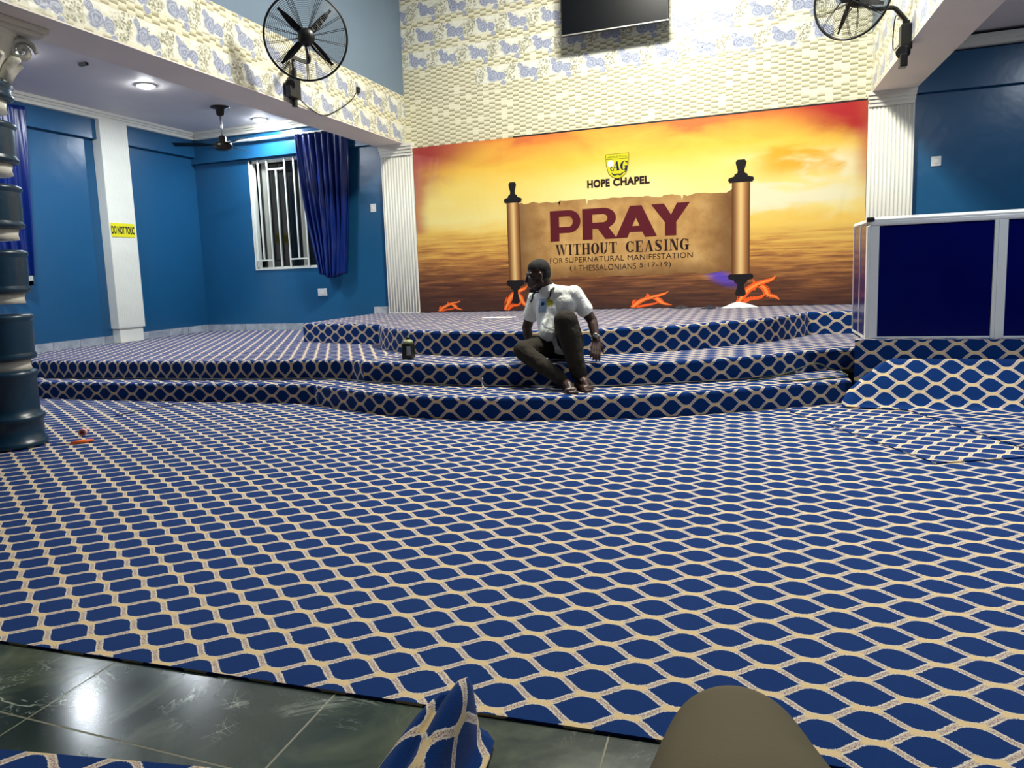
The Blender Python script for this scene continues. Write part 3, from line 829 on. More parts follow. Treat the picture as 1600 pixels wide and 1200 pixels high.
# ------------------------------------------------------------------ curtains
def curtain(name, label, top, bot, z1_, z0, y, folds, axis=0, depth=.05, seed=1):
    r = random.Random(seed); n, m_ = 110, 40; vs, fs = [], []
    ph = [r.uniform(0, 6.28) for _ in range(4)]
    for j in range(m_+1):
        v = j/m_; e = v**1.35
        a = top[0]+(bot[0]-top[0])*e; b = top[1]+(bot[1]-top[1])*e
        for i in range(n+1):
            u = i/n
            d = depth*(.35+.65*min(1, .4+v))*(sin(2*pi*folds*u+ph[0]+1.3*v) + .4*sin(2*pi*folds*2.1*u+ph[1]-2*v) + .3*sin(2*pi*folds*.6*u+ph[2]+2*v))
            w_ = .012*sin(2*pi*folds*u+ph[3]+3*v)
            z = z1_+(z0-z1_)*v + (.03*sin(7*u+1) if j == m_ else 0)
            p, q = a+(b-a)*u+w_, y + d*(1 if axis == 0 else -1) - .1*(1 if axis == 0 else -1)*max(0, v-.75)*sin(pi*u)*2
            vs.append((p, q, z) if axis == 0 else (q, p, z))
    for j in range(m_):
        for i in range(n): fs.append((j*(n+1)+i, j*(n+1)+i+1, (j+1)*(n+1)+i+1, (j+1)*(n+1)+i))
    me = bpy.data.meshes.new(name); me.from_pydata(vs, [], fs)
    o = obj(name, me, SATIN, smooth=True); md = o.modifiers.new('thick', 'SOLIDIFY'); md.thickness = .004
    tag(o, label, 'curtain'); return o
curtain('curtain', 'blue satin curtain gathered beside the barred window', (-6.25, -5.36), (-5.93, -5.52), 3.3, 1.19, 9.36, 8, seed=4)
curtain('curtain', 'dark blue curtain on the left wall, half hidden by the round column', (5.4, 6.5), (5.45, 6.4), 3.36, 1.3, XLW+.17, 7, axis=1, seed=6, depth=.03)
t = thing('curtain_rod', 'white ribbed curtain rail above the barred window', 'curtain rail', (-6.5, 9.42, 3.33))
rb = B(); tube(rb, [(-7.72, 9.42, 3.32), (-5.3, 9.42, 3.32)], .018, 10)
obj('rail', rb, WHITE, t)
rb = B()
for i in range(46): lathe(rb, [(.012, -.006), (.024, -.003), (.024, .003), (.012, .006)], (-7.1+.02*i, 9.42, 3.32), (1, 0, 0), 8)
obj('ribs', rb, WHITE, t)
for x in (-7.6, -5.34): obj('bracket', box(B(), (x-.02, 9.42, 3.3), (x+.02, YB-.07, 3.34)), BLACK, t)
# window on the left wall behind the column
win2 = struct(bpy.data.objects.new('window_2', None)); win2.location = (XLW, 6.1, 1.25); link(win2)
fb = B()
for lo, hi in (((XLW+.001, 5.5, 1.22), (XLW+.03, 5.56, 3.0)), ((XLW+.001, 6.42, 1.22), (XLW+.03, 6.5, 3.0)), ((XLW+.001, 5.5, 1.22), (XLW+.03, 6.5, 1.27)), ((XLW+.001, 5.5, 2.95), (XLW+.03, 6.5, 3.0))): box(fb, lo, hi)
obj('window_frame', fb, DARK_BARS, win2)
obj('pane', box(B(), (XLW+.001, 5.55, 1.26), (XLW+.012, 6.43, 2.96)), GLASS, win2)

# ------------------------------------------------------------------ fans
def wall_fan(label, C0, axis, Rr, mount, post_pts, arm_pts, phase, box_off, cord):
    C0 = Vector(C0); ax = Vector(axis).normalized()
    t = thing('wall_fan', label, 'fan', tuple(mount), 'black wall fans on the beams')
    up = Vector((0, 0, 1)); xx = up.cross(ax).normalized(); yy = ax.cross(xx)
    P = lambda a, r, d=0: C0 + xx*(r*cos(a)) + yy*(r*sin(a)) + ax*d
    bm = B(); tube(bm, [P(2*pi*i/64, Rr, 0) for i in range(64)], .011, 8, closed=True); obj('guard_ring', bm, BLACK, t, True)
    for side, D in ((1, .1), (-1, -.1)):
        bm = B()
        prof = lambda r: D*math.sqrt(max(0, 1-(r/Rr)**2.6))
        for k in range(20):
            r = Rr*(.18+.8*k/19); tube(bm, [P(2*pi*i/48, r, prof(r)) for i in range(48)], .0012, 4, closed=True)
        nsp = 7 if side == 1 else 9
        for k in range(nsp):
            a = 2*pi*(k+.25*side)/nsp
            for da in (-.035, .035): tube(bm, [P(a+da*(1-.4*r_), Rr*r_, prof(Rr*r_)+.004*side) for r_ in (.12, .4, .7, .9, 1)], .0028, 5)
        obj('guard_front' if side == 1 else 'guard_back', bm, BLACK, t)
    bm = B(); lathe(bm, [(.02, -.19), (.075, -.18), (.08, -.1), (.07, -.04), (.035, -.02), (.045, .02), (.04, .05), (.015, .06)], C0, ax, 24); obj('motor', bm, BLACK, t, True)
    bm = B(); lathe(bm, [(.055, .1), (.055, .108), (.01, .115)], C0, ax, 24); obj('badge', bm, BLACK, t, True)
    for k in range(4):
        a = phase+k*pi/2; bm = B(); n = 10; L, Rg = [], []
        for i in range(n+1):
            s = i/n; r = .05+(Rr*.88-.05)*s; wd = .012+.02*sin(pi*min(1, .15+.95*s))**.7 if s < .99 else .016
            for lst, sg in ((L, 1), (Rg, -1)): lst.append(bm.verts.new(P(a, r) + (xx*-sin(a)+yy*cos(a))*wd*sg + ax*(sg*wd*.55)))
        for i in range(n): bm.faces.new((L[i], L[i+1], Rg[i+1], Rg[i]))
        bmesh.ops.solidify(bm, geom=bm.faces[:], thickness=.006); obj('blade', bm, BLACK, t, True)
    bm = B(); tube(bm, catmull(arm_pts, 6), .02, 10); obj('arm', bm, BLACK, t, True)
    bm = B(); tube(bm, post_pts, .03, 12); c = Vector(post_pts[0])*.5+Vector(post_pts[-1])*.5
    box(bm, c-Vector((.045, .06, .11)), c+Vector((.045, .06, .11)), .01); obj('wall_post', bm, BLACK, t)
    bm = B(); c2 = c+Vector(box_off); lathe(bm, [(.05, -.03), (.06, 0), (.05, .03)], c2, ax, 16); box(bm, c2-Vector((.03, .05, .13)), c2+Vector((.03, .05, -.02)), .008); obj('speed_control', bm, BLACK, t)
    bm = B(); tube(bm, catmull(cord, 6), .006, 6); obj('cord', bm, BLACK, t, True)
    return t
c1 = CAM + ray(478, 58)*6.75
P0 = on_x(461, 167, XL+.035); P1 = on_x(459, 110, XL+.05)
lo1 = c1+(CAM-c1).normalized()*.14+Vector((0, 0, -.27)); mid = on_y(457, 104, (P1.y+lo1.y)/2+.12)
wall_fan('black caged fan on the left beam, turned full face with all four blades showing', c1, c1-CAM-Vector((.2, 0, 0)), .385, P0,
         [P0, P1], [P1, P1+Vector((.02, -.02, .12)), P1*.45+lo1*.55+Vector((0, 0, .08)), lo1+Vector((0, .02, .06)), c1 + (CAM-c1).normalized()*.13+Vector((0, 0, -.07))], radians(45), (.02, -.1, .02),
         [P0+Vector((.02, .05, .1)), on_x(485, 170, XL+.012), on_x(510, 180, XL+.012), on_x(545, 160, XL+.012), on_x(558, 143, XL+.012)])
c2 = CAM + ray(1331, -4)*6.35
Q0 = on_x(1414, 86, XR-.035); Q1 = on_x(1416, 32, XR-.04)
lo2 = c2+Vector((.16, .02, -.12))
wall_fan('black caged fan on the right beam, cut off by the top of the picture', c2, Vector((-.62, -.9, -.1)), .345, Q0,
         [Q0, Q1], [Q1, Q1+Vector((-.06, -.02, .07)), Q1*.6+lo2*.4+Vector((0, 0, .07)), lo2+Vector((.03, 0, .0)), c2+Vector((.07, .1, -.02))], radians(-116), (-.03, -.08, -.14),
         [Q1+Vector((-.03, 0, .02)), on_x(1400, 25, XR-.02), on_x(1396, 50, XR-.02), on_x(1396, 78, XR-.015), on_x(1408, 66, XR-.02)])
# plug sockets for the fan cords
def wall_plate(label, lo, hi, mat=None, name='wall_switch', cat='switch', rocker=None):
    t = thing(name, label, cat, tuple((Vector(lo)+Vector(hi))/2))
    obj('plate', box(B(), lo, hi, .003), mat or ALU, t)
    if rocker: obj('rocker', box(B(), *rocker), WHITE, t)
    return t
p = on_x(558, 141, XL)
wall_plate('small black plug on the left beam at the end of the fan cord', p+Vector((0, -.03, -.035)), p+Vector((.03, .03, .035)), BLACK_PLASTIC, 'plug', 'plug')
def plate_back(label, x0, y0, x1, y1, name='wall_switch', cat='switch'):
    a = on_y(x0, y0, YB); b = on_y(x1, y1, YB)
    wall_plate(label, (a.x, YB-.012, b.z), (b.x, YB, a.z), None, name, cat, (((a.x*.7+b.x*.3), YB-.018, a.z*.3+b.z*.7), (a.x*.3+b.x*.7, YB-.012, a.z*.7+b.z*.3)))
plate_back('white switch on the blue wall between the curtain and the fluted pillar', 579, 319, 588, 331)
plate_back('white wall socket low on the blue wall below the curtain', 497, 451, 512, 462, 'wall_socket', 'socket')
plate_back('white switch on the blue wall right of the right fluted pillar', 1455, 245, 1470, 259)

# ceiling fan in the left aisle
fx0, fy0 = -6.63, 8.22
t = thing('ceiling_fan', 'dark bronze ceiling fan hanging in the left aisle', 'fan', (fx0, fy0, ZC))
BRONZE = M('dark_bronze', lin(44, 40, 36), .3, .6).m
bm = B(); lathe(bm, [(.13, 0), (.125, -.012), (.06, -.03), (.055, -.1), (.03, -.12)], (fx0, fy0, ZC), n=24); obj('canopy', bm, BRONZE, t, True)
bm = B(); tube(bm, [(fx0, fy0, ZC-.11), (fx0, fy0, ZC-.42)], .014, 10); obj('rod', bm, CHROME, t, True)
bm = B(); lathe(bm, [(.03, -.38), (.05, -.4), (.05, -.46), (.12, -.48), (.13, -.53), (.09, -.57), (.02, -.58)], (fx0, fy0, ZC), n=28); obj('motor', bm, BRONZE, t, True)
for k, a in enumerate((3.75, 3.75+2*pi/3, 3.75+4*pi/3)):
    d = Vector((cos(a), sin(a), 0)); n_ = Vector((-sin(a), cos(a), 0)); c = Vector((fx0, fy0, ZC-.5)); bm = B()
    v = [c+d*.1+n_*.03, c+d*.1-n_*.03, c+d*.25-n_*.06-Vector((0, 0, .012)), c+d*.62-n_*.065-Vector((0, 0, .015)), c+d*.64+n_*.05+Vector((0, 0, .015)), c+d*.25+n_*.06+Vector((0, 0, .012))]
    bm.faces.new([bm.verts.new(p) for p in v]); bmesh.ops.solidify(bm, geom=bm.faces[:], thickness=.006); obj('blade', bm, BRONZE, t)
# recessed downlights
EM = bpy.data.materials.new('lamp_glow'); EM.use_nodes = True
b_ = EM.node_tree.nodes['Principled BSDF']; b_.inputs['Emission Color'].default_value = (.92, .96, 1, 1); b_.inputs['Emission Strength'].default_value = 170
def downlight(x, y, label, power=42, side='left aisle'):
    t = thing('downlight', label, 'ceiling light', (x, y, ZC), 'recessed lights in the '+side+' ceiling')
    bm = B(); lathe(bm, [(.115, 0), (.115, -.012), (.095, -.014), (.09, -.004)], (x, y, ZC), n=28); obj('trim_ring', bm, WHITE, t, True)
    bm = B(); lathe(bm, [(.09, -.006), (.086, -.022), (.06, -.036), (.01, -.042)], (x, y, ZC), n=28); obj('lens', bm, EM, t, True)
    l = bpy.data.lights.new('downlight_lamp', 'AREA'); l.shape = 'DISK'; l.size = .18; l.energy = power; l.color = COOL
    o = bpy.data.objects.new('downlight_lamp', l); COL.objects.link(o); o.parent = t; o.location = (0, 0, -.05)
downlight(-6.85, 5.37, 'lit round downlight beside the round column capital, nearest in the left aisle')
downlight(-6.64, 6.94, 'bright round downlight in the middle of the left aisle ceiling')
downlight(-6.64, 9.1, 'lit round downlight near the barred window, beyond the ceiling fan')
for x, y, p in ((3.7, 7.2, 44), (2.6, 4.2, 70)): area('unseen_aisle_lamp', (x, y, ZC-.03), (.2, .2), p, COOL)  # unseen right-aisle lights; the nearer one added to light the counter front
p = on_z(130, 98, ZC)
t = quick_box('ceiling_hook', (p.x-.05, p.y-.02, ZC-.03), (p.x+.05, p.y+.02, ZC), BLACK); tag(t, 'small dark fitting on the left aisle ceiling', 'fitting')

# ------------------------------------------------------------------ small things
def q_(x, y, z): return on_z(x, y, z)
p = q_(635, 562, z2)
t = thing('bottle', 'dark square bottle with a pale cap standing on the second step', 'bottle', (p.x, p.y+.05, z2+.001))
bx, by = p.x, p.y+.05
bm = box(B(), (bx-.052, by-.045, z2+.002), (bx+.052, by+.045, z2+.15), .012); obj('body', bm, M('olive_black_plastic', lin(26, 30, 22), .25).m, t)
bm = B(); lathe(bm, [(.045, .15), (.05, .158), (.04, .178), (.022, .186)], (bx, by, z2), n=20); obj('shoulder', bm, M('pale_green_plastic', lin(150, 158, 116), .4).m, t, True)
bm = B(); lathe(bm, [(.02, .182), (.021, .205), (.018, .21)], (bx, by, z2), n=16); obj('cap', bm, BLACK_PLASTIC, t, True)
obj('label', box(B(), (bx+.004, by-.0475, z2+.04), (bx+.046, by-.0455, z2+.125)), M('pale_label', lin(150, 156, 160), .4).m, t)
zc = CARPET_T+.001
a = q_(147, 690, zc); b = q_(111, 695, zc); c = q_(78, 694, zc)
t = thing('utility_knife', 'orange handled cutter lying on the carpet by the round column', 'knife', tuple(b))
bm = B(); tube(bm, [a+Vector((0, 0, .012)), (a+b)/2+Vector((0, 0, .014)), b+Vector((0, 0, .011))], [.009, .014, .011], 10); obj('handle', bm, M('orange_plastic', lin(250, 110, 36), .35).m, t, True)
bm = B(); tube(bm, [b+Vector((0, 0, .008)), c+Vector((0, 0, .005))], [.006, .002], 6); obj('blade', bm, CHROME, t)
p = q_(130, 681, zc)
t = thing('tape_roll', 'tiny red and white roll standing on the carpet near the orange cutter', 'roll', tuple(p))
bm = B(); lathe(bm, [(.013, -.018), (.028, -.018), (.028, .018), (.013, .018)], p+Vector((0, 0, .029)), (.5, -.85, 0), 20); obj('roll', bm, M('white_red_roll', lin(210, 150, 150), .5).m, t)
bm = B(); lathe(bm, [(.0125, -.0182), (.016, -.0182), (.016, .0182), (.0125, .0182)], p+Vector((0, 0, .029)), (.5, -.85, 0), 20); obj('core', bm, M('dark_red_core', lin(110, 20, 24), .5).m, t)
# cloth, dark shoe and paper left on the stage
def crumple(name, c, rx, ry, h, mat, label, cat, seed, rotz=0):
    r = random.Random(seed); bm = B(); n, m_ = 22, 7; rings = []
    for j in range(m_):
        v = j/(m_-1); ring_ = []
        for i in range(n):
            a_ = 2*pi*i/n; k = (1-v)*(1+.25*sin(3*a_+seed)+.15*sin(5*a_+2*seed)) if j else (1+.25*sin(3*a_+seed)+.15*sin(5*a_+2*seed))
            x_, y_ = rx*k*cos(a_), ry*k*sin(a_)
            ring_.append(bm.verts.new(Vector(c)+Vector((x_*cos(rotz)-y_*sin(rotz), x_*sin(rotz)+y_*cos(rotz), h*(1-(1-v)**1.5)*(1+.3*sin(4*a_+seed)) if j else 0))))
        rings.append(ring_)
    for A_, C_ in zip(rings, rings[1:]):
        for k in range(n): bm.faces.new((A_[k], A_[(k+1) % n], C_[(k+1) % n], C_[k]))
    bm.faces.new(rings[0][::-1]); bm.faces.new(rings[-1])
    return tag(obj(name, bm, mat, smooth=True), label, cat)
CLOTH = M('white_cotton', lin(232, 232, 226), .8).m
crumple('cloth', (-.02, 9.25, z3+.001), .2, .1, .055, CLOTH, 'crumpled white cloth on the stage below the right scroll roller', 'cloth', 2)
crumple('cap', (-.34, 9.15, z3+.001), .08, .07, .04, M('black_cotton', lin(30, 32, 44), .8).m, 'small dark cap beside the crumpled white cloth on the stage', 'cap', 5)
p = q_(1066, 480, z3); crumple('rag', (p.x, min(p.y, 9.3), z3+.001), .1, .06, .035, M('charcoal_cotton', lin(40, 40, 46), .8).m, 'small dark rag on the stage floor under the middle printed flame', 'cloth', 8)
p = q_(790, 496, z3)
o = quick_box('paper', (p.x-.28, p.y-.1, z3+.0006), (p.x+.1, p.y+.1, z3+.003), M('white_paper', lin(236, 238, 240), .6).m); tag(o, 'flat sheet of white paper on the stage behind the seated man', 'paper')

# cables along the steps
def cable(label, pts, r=.007, n=5, mat=None):
    bm = B(); tube(bm, catmull(pts, n), r, 6); return tag(obj('cable', bm, mat or BLACK_PLASTIC, smooth=True), label, 'cable')
def on_f(f, x, off):
    for a_, b_2 in zip(f, f[1:]):
        if a_[0] <= x <= b_2[0]: return a_[1]+(b_2[1]-a_[1])*(x-a_[0])/(b_2[0]-a_[0])-off
    return f[-1][1]-off
rr = random.Random(11)
cable('long black cable lying along the foot of the second step', [(x_, on_f(f2, x_, .05+rr.uniform(-.012, .025)), z1+.009) for x_ in [-7.2+.45*i for i in range(18)]], .008)
cable('thinner black cable beside the long one on the lowest step', [(x_, on_f(f2, x_, .1+rr.uniform(-.015, .03)), z1+.009) for x_ in [-5.6+.4*i for i in range(9)]], .0055)
GREENISH = M('olive_cable', lin(58, 66, 40), .5).m
cable('tangled olive cable looped at the right end of the lowest step', [(.05, 6.1, z1+.009), (.25, 6.3, z1+.009), (.42, 6.42, z1+.05), (.6, 6.52, z1+.1), (.72, 6.55, z1+.05), (.84, 6.5, z1+.009), (.76, 6.38, z1+.009), (.5, 6.2, z1+.009), (.3, 6.1, z1+.009)], .006, 6, GREENISH)
cable('pale cable end curling up by the seated man on the lowest step', [(-1.98, 5.5, z1+.007), (-2.02, 5.56, z1+.008), (-2.04, 5.58, z1+.04), (-2.03, 5.57, z1+.085)], .007, 5, M('grey_cable', lin(170, 170, 165), .5).m)
cable('thin black wire lying on the carpet in front of the left steps', [q_(x_, y_, CARPET_T+.004) for x_, y_ in ((285, 631), (262, 634), (235, 638), (205, 644), (180, 650))], .004)

# ------------------------------------------------------------------ figures
_b = bmesh.new(); bmesh.ops.create_icosphere(_b, subdivisions=3, radius=1); ICO = [v.co.copy() for v in _b.verts]; _b.free()
def cap_(bm, a, b, ra, rb, seg=2):
    a, b = Vector(a), Vector(b)
    bm2 = bmesh.new(); nv = [bm2.verts.new(a+c*ra) for c in ICO] + [bm2.verts.new(b+c*rb) for c in ICO]
    bmesh.ops.convex_hull(bm2, input=nv)
    loose = [v for v in bm2.verts if not v.link_faces]
    if loose: bmesh.ops.delete(bm2, geom=loose, context='VERTS')
    me = bpy.data.meshes.new('t'); bm2.to_mesh(me); bm2.free(); bm.from_mesh(me); bpy.data.meshes.remove(me)
def chain(bm, pts, rs, seg=2):
    for i in range(len(pts)-1): cap_(bm, pts[i], pts[i+1], rs[i], rs[i+1], seg)
def ell(bm, c, r, R3=None, seg=3):
    m_ = Matrix.Translation(Vector(c)) @ (R3.to_4x4() if R3 else Matrix()) @ Matrix.Diagonal((*r, 1))
    bmesh.ops.create_icosphere(bm, subdivisions=seg, radius=1, matrix=m_)
def fuse(name, bm, mat, voxel, smooth_it=4, parent=None, disp=None):
    """one continuous skin grown round the shapes"""
    me = bpy.data.meshes.new('t'); bm.to_mesh(me); bm.free()
    o = bpy.data.objects.new('t', me); COL.objects.link(o)
    r = o.modifiers.new('r', 'REMESH'); r.mode = 'VOXEL'; r.voxel_size = voxel
    sm = o.modifiers.new('s', 'SMOOTH'); sm.factor = .5; sm.iterations = smooth_it
    if disp:
        tx = bpy.data.textures.new('folds', 'CLOUDS'); tx.noise_scale = disp[0]; tx.noise_depth = 2
        d = o.modifiers.new('d', 'DISPLACE'); d.texture = tx; d.strength = disp[1]; d.texture_coords = 'GLOBAL'
    bpy.context.view_layer.update()
    m2 = bpy.data.meshes.new_from_object(o.evaluated_get(bpy.context.evaluated_depsgraph_get()))
    bpy.data.objects.remove(o); m2.name = name; m2.materials.clear()
    return obj(name, m2, mat, parent, True)
def basis(f, up=(0, 0, 1)):
    f = Vector(f).normalized(); l = Vector(up).cross(f).normalized(); u = f.cross(l)
    return Matrix((f, l, u)).transposed()
def hand(bm, w_, d, n, side, curl=.25, spread=.02, L=.17):
    """palm, four unequal fingers and a thumb; d to the fingertips, n out of the back, side to the thumb"""
    d = Vector(d).normalized(); n = (Vector(n)-d*Vector(n).dot(d)).normalized(); s = d.cross(n)*side
    w_ = Vector(w_); k = L/.18
    for j in range(4):
        o_ = s*(.03-.02*j)*k
        chain(bm, [w_+s*(.018-.012*j)*k, w_+d*.085*k+o_], [.017*k, .012*k])
        f = (.078, .088, .082, .064)[j]*k; b = w_+d*.088*k+o_; dd = (d+s*(.09-.06*j)).normalized()
        p = [b]
        for i, fr_ in enumerate((.45, .3, .25)):
            dd = (dd-n*curl*(i+.4)).normalized(); p.append(p[-1]+dd*f*fr_)
        chain(bm, p, [.0108*k, .0102*k, .0094*k, .008*k])
    t0 = w_+s*.022*k+d*.02*k; t1 = t0+(s*.7+d*.6-n*.25)*.045*k; t2 = t1+(s*.3+d*.9-n*.3)*.04*k
    chain(bm, [t0, t1, t2], [.015*k, .011*k, .008*k])

SKIN = M('deep_brown_skin', lin(62, 40, 30), .42); SKIN.coords(); SKIN.bump(SKIN.noise(SKIN.vec, 90, 2), .1, .003); SKIN.set(Subsurface_Weight=.05); SKIN = SKIN.m
HAIR = M('black_hair', lin(12, 11, 11), .8); HAIR.coords(); HAIR.bump(HAIR.noise(HAIR.vec, 260, 2), .8, .004); HAIR = HAIR.m
def cloth(name, c, scale=14, st=.5, dist=.02):
    k = M(name, c, .85, spec=.2); k.coords(); k.bump(k.noise(k.vec, scale, 3, .5, .8), st, dist)
    n = k.noise(k.vec, 3, 2); k.color(k.mix(n, tuple(v*.85 for v in c), tuple(v*1.12 for v in c))); return k
TROUSERS = cloth('dark_olive_twill', lin(44, 40, 33)).m

pel = on_y(876, 539, 6.0); chest = on_y(867, 482, 5.97); nb = on_y(858, 455, 5.95); hc = on_y(841, 432, 5.9)
sL = on_y(897, 459, 5.9); sR = on_y(838, 464, 6.08)
eL = on_y(925, 501, 5.93); wL = on_y(932, 532, 5.84); eR = on_y(823, 512, 6.06); wR = on_y(828, 540, 6.0)
hL = pel + Vector((.1, -.03, .01)); hR = pel + Vector((-.09, .0, .0))
kL = on_y(884, 503, 5.62); aL = on_y(906, 590, 5.6)
kR = on_y(816, 548, 5.63); aR = on_y(884, 598, 5.5)
toeL = on_y(922, 603, 5.47); toeR = on_y(894, 611, 5.36)
man = thing('person', 'man in a white printed T-shirt and dark trousers sitting on the carpeted steps', 'person', (pel.x, pel.y, z2))
# body: one skin
bm = B()
FH = Vector((-.9, -.4, -.12)).normalized(); HB_ = basis(FH); H = lambda f, l, u: hc + HB_ @ Vector((f, l, u))
ell(bm, H(-.012, 0, .038), (.098, .077, .1), HB_)
ell(bm, H(.03, 0, -.03), (.066, .06, .082), HB_)
ell(bm, H(.02, 0, -.07), (.055, .053, .05), HB_)
chain(bm, [H(.066, -.012, -.1), H(.066, .012, -.1)], [.026, .026])
chain(bm, [H(.088, 0, .02), H(.104, 0, -.012), H(.11, 0, -.024)], [.010, .013, .0165])
for s_ in (-1, 1):
    chain(bm, [H(.106, .012*s_, -.027), H(.1, .015*s_, -.027)], [.010, .009])
    chain(bm, [H(.087, .012*s_, .036), H(.07, .048*s_, .034)], [.0135, .014])
    ell(bm, H(.056, .045*s_, -.016), (.024, .022, .024), HB_)
    chain(bm, [H(-.008, .078*s_, .022), H(-.012, .082*s_, .0), H(-.004, .076*s_, -.026)], [.014, .015, .011])
    chain(bm, [H(-.005, .07*s_, -.05), H(.045, .038*s_, -.092)], [.022, .022])
chain(bm, [H(.088, -.016, -.056), H(.094, 0, -.055), H(.088, .016, -.056)], [.009, .011, .009])
chain(bm, [H(.085, -.015, -.07), H(.091, 0, -.07), H(.085, .015, -.07)], [.009, .0115, .009])
chain(bm, [H(-.03, 0, -.04), nb+Vector((0, 0, .0))], [.064, .066])
chain(bm, [nb, chest+Vector((0, .03, 0)), pel+Vector((0, .02, 0))], [.066, .085, .1])
chain(bm, [nb, sL, eL], [.06, .058, .043]); chain(bm, [nb, sR, eR], [.06, .056, .043])
chain(bm, [sL, sL*.45+eL*.55, eL, eL*.75+wL*.25, wL], [.056, .05, .041, .043, .029])
chain(bm, [sR, sR*.45+eR*.55, eR, eR*.75+wR*.25, wR], [.056, .05, .041, .043, .029])
hand(bm, wL, on_y(930, 562, 5.74)-wL, (.35, -.8, .25), -1, .16, L=.185)
hand(bm, wR, Vector((.03, -.06, -.16)), (-.5, -.5, .4), 1, .3, L=.17)
for h_, k_, a_ in ((hL, kL, aL), (hR, kR, aR)): chain(bm, [h_, k_, k_*.65+a_*.35, a_], [.075, .05, .052, .036])
def foot(bm, a_, toe, out):
    d = (toe-a_); d.z = 0; d.normalize(); s = Vector((-d.y, d.x, 0)); zf = z1+.001
    heel = Vector((a_.x, a_.y, zf+.034))-d*.035; ball = Vector((a_.x, a_.y, zf+.026))+d*.125
    chain(bm, [a_, heel], [.037, .033]); chain(bm, [a_, a_*.4+ball*.6+Vector((0, 0, .016)), ball], [.037, .034, .025])
    chain(bm, [heel, ball+s*.026*out, ball-s*.028*out], [.033, .026, .022])
    for j in range(5):
        b = ball+s*out*(.034-.017*j)+d*.008-d*.006*j*.8
        chain(bm, [b+Vector((0, 0, -.006)), b+d*(.045-.004*j)+Vector((0, 0, -.013))], [.0125 if j == 0 else .0095, .0125 if j == 0 else .009])
foot(bm, aL, toeL, -1); foot(bm, aR, toeR, 1)
obj_body = fuse('body', bm, SKIN, .0045, 3, man)
# hair cap
bm = B(); ell(bm, H(-.024, 0, .054), (.09, .0765, .094), HB_); ell(bm, H(-.04, 0, .02), (.072, .073, .08), HB_); ell(bm, H(0, 0, .07), (.082, .07, .073), HB_)
fuse('hair', bm, HAIR, .006, 3, man, (.012, .003))
bm = B(); chain(bm, [H(.074, -.012, -.108), H(.074, .012, -.108)], [.021, .021])
for s_ in (-1, 1): chain(bm, [H(.07, .012*s_, -.106), H(.025, .046*s_, -.098), H(0, .062*s_, -.06)], [.021, .019, .018])
fuse('beard', bm, HAIR, .005, 3, man, (.01, .003))
EYE = M('eye_white', lin(200, 196, 188), .2).m; IRIS = M('dark_iris', lin(20, 12, 10), .15).m
for s_ in (-1, 1):
    bm = B(); ell(bm, H(.079, .032*s_, .012), (.0125, .0135, .0115), HB_, 2); e_ = obj('eye', bm, EYE, man, True)
    bm = B(); ell(bm, H(.0875, .031*s_, .012), (.005, .0062, .0062), HB_, 2); obj('iris', bm, IRIS, e_, True)
# T-shirt
TS = cloth('white_tshirt', lin(236, 240, 234), 12, .55, .03)
bm = B()
hem = on_y(856, 520, 5.84)
chain(bm, [nb-Vector((0, 0, .018)), sL-Vector((.02, 0, .012))], [.082, .072]); chain(bm, [nb-Vector((0, 0, .018)), sR+Vector((.02, 0, -.012))], [.082, .07])
chain(bm, [nb-Vector((0, 0, .03)), nb*.72+hc*.28], [.08, .069])
chain(bm, [sL-Vector((.05, 0, .07)), sR+Vector((.05, 0, -.07))], [.098, .1])
chain(bm, [chest+Vector((.035, -.01, -.02)), pel+Vector((.02, .0, .04))], [.132, .142]); chain(bm, [chest+Vector((-.05, 0, -.02)), pel+Vector((-.06, .01, .03))], [.12, .125])
chain(bm, [chest+Vector((0, -.04, -.05)), hem], [.1, .075])
slL = sL*.42+eL*.58; slR = sR*.4+eR*.6
chain(bm, [sL, slL], [.072, .07]); chain(bm, [sR, slR], [.07, .068])
ts = fuse('tshirt', bm, None, .007, 7, man, (.09, .008))
# chest print: a blue panel and a yellow emblem
x, y, z = TS.coords()
prn = on_y(846, 478, 5.84)-man.location; pyl = on_y(858, 475, 5.84)-man.location
nz = TS.noise(TS.vec, 34, 2)
mb_ = ((x-prn.x).abs().step(.042, .036))*((z-prn.z).abs().step(.062, .055)); my = (((x-pyl.x)*(x-pyl.x)+(z-pyl.z-.01)*(z-pyl.z-.01)).sqrt()+(nz-.5)*.05).step(.036, .028)
front = y.step(.02, -.01)
c = TS.mix(mb_*front*(nz*.5+.5), lin(236, 240, 234), lin(120, 160, 196))
rg = (((x-prn.x)*(x-prn.x)+(z-prn.z-.015)*(z-prn.z-.015)).sqrt()).step(.02, .015)
c = TS.mix(rg*front, c, lin(40, 70, 110)); c = TS.mix(my*front, c, lin(196, 196, 60)); TS.color(c)
ts.data.materials.clear(); ts.data.materials.append(TS.m)
# trousers
bm = B()
chain(bm, [pel+Vector((.07, .02, -.005)), pel+Vector((-.08, .03, -.005))], [.122, .12])
chain(bm, [hL, hL*.5+kL*.5, kL, kL*.62+aL*.38, aL*.92+kL*.08], [.11, .108, .097, .086, .066])
chain(bm, [hR, hR*.5+kR*.5, kR, kR*.62+aR*.38, aR*.9+kR*.1], [.105, .096, .076, .072, .055])
fuse('trousers', bm, TROUSERS, .007, 4, man, (.06, .014))
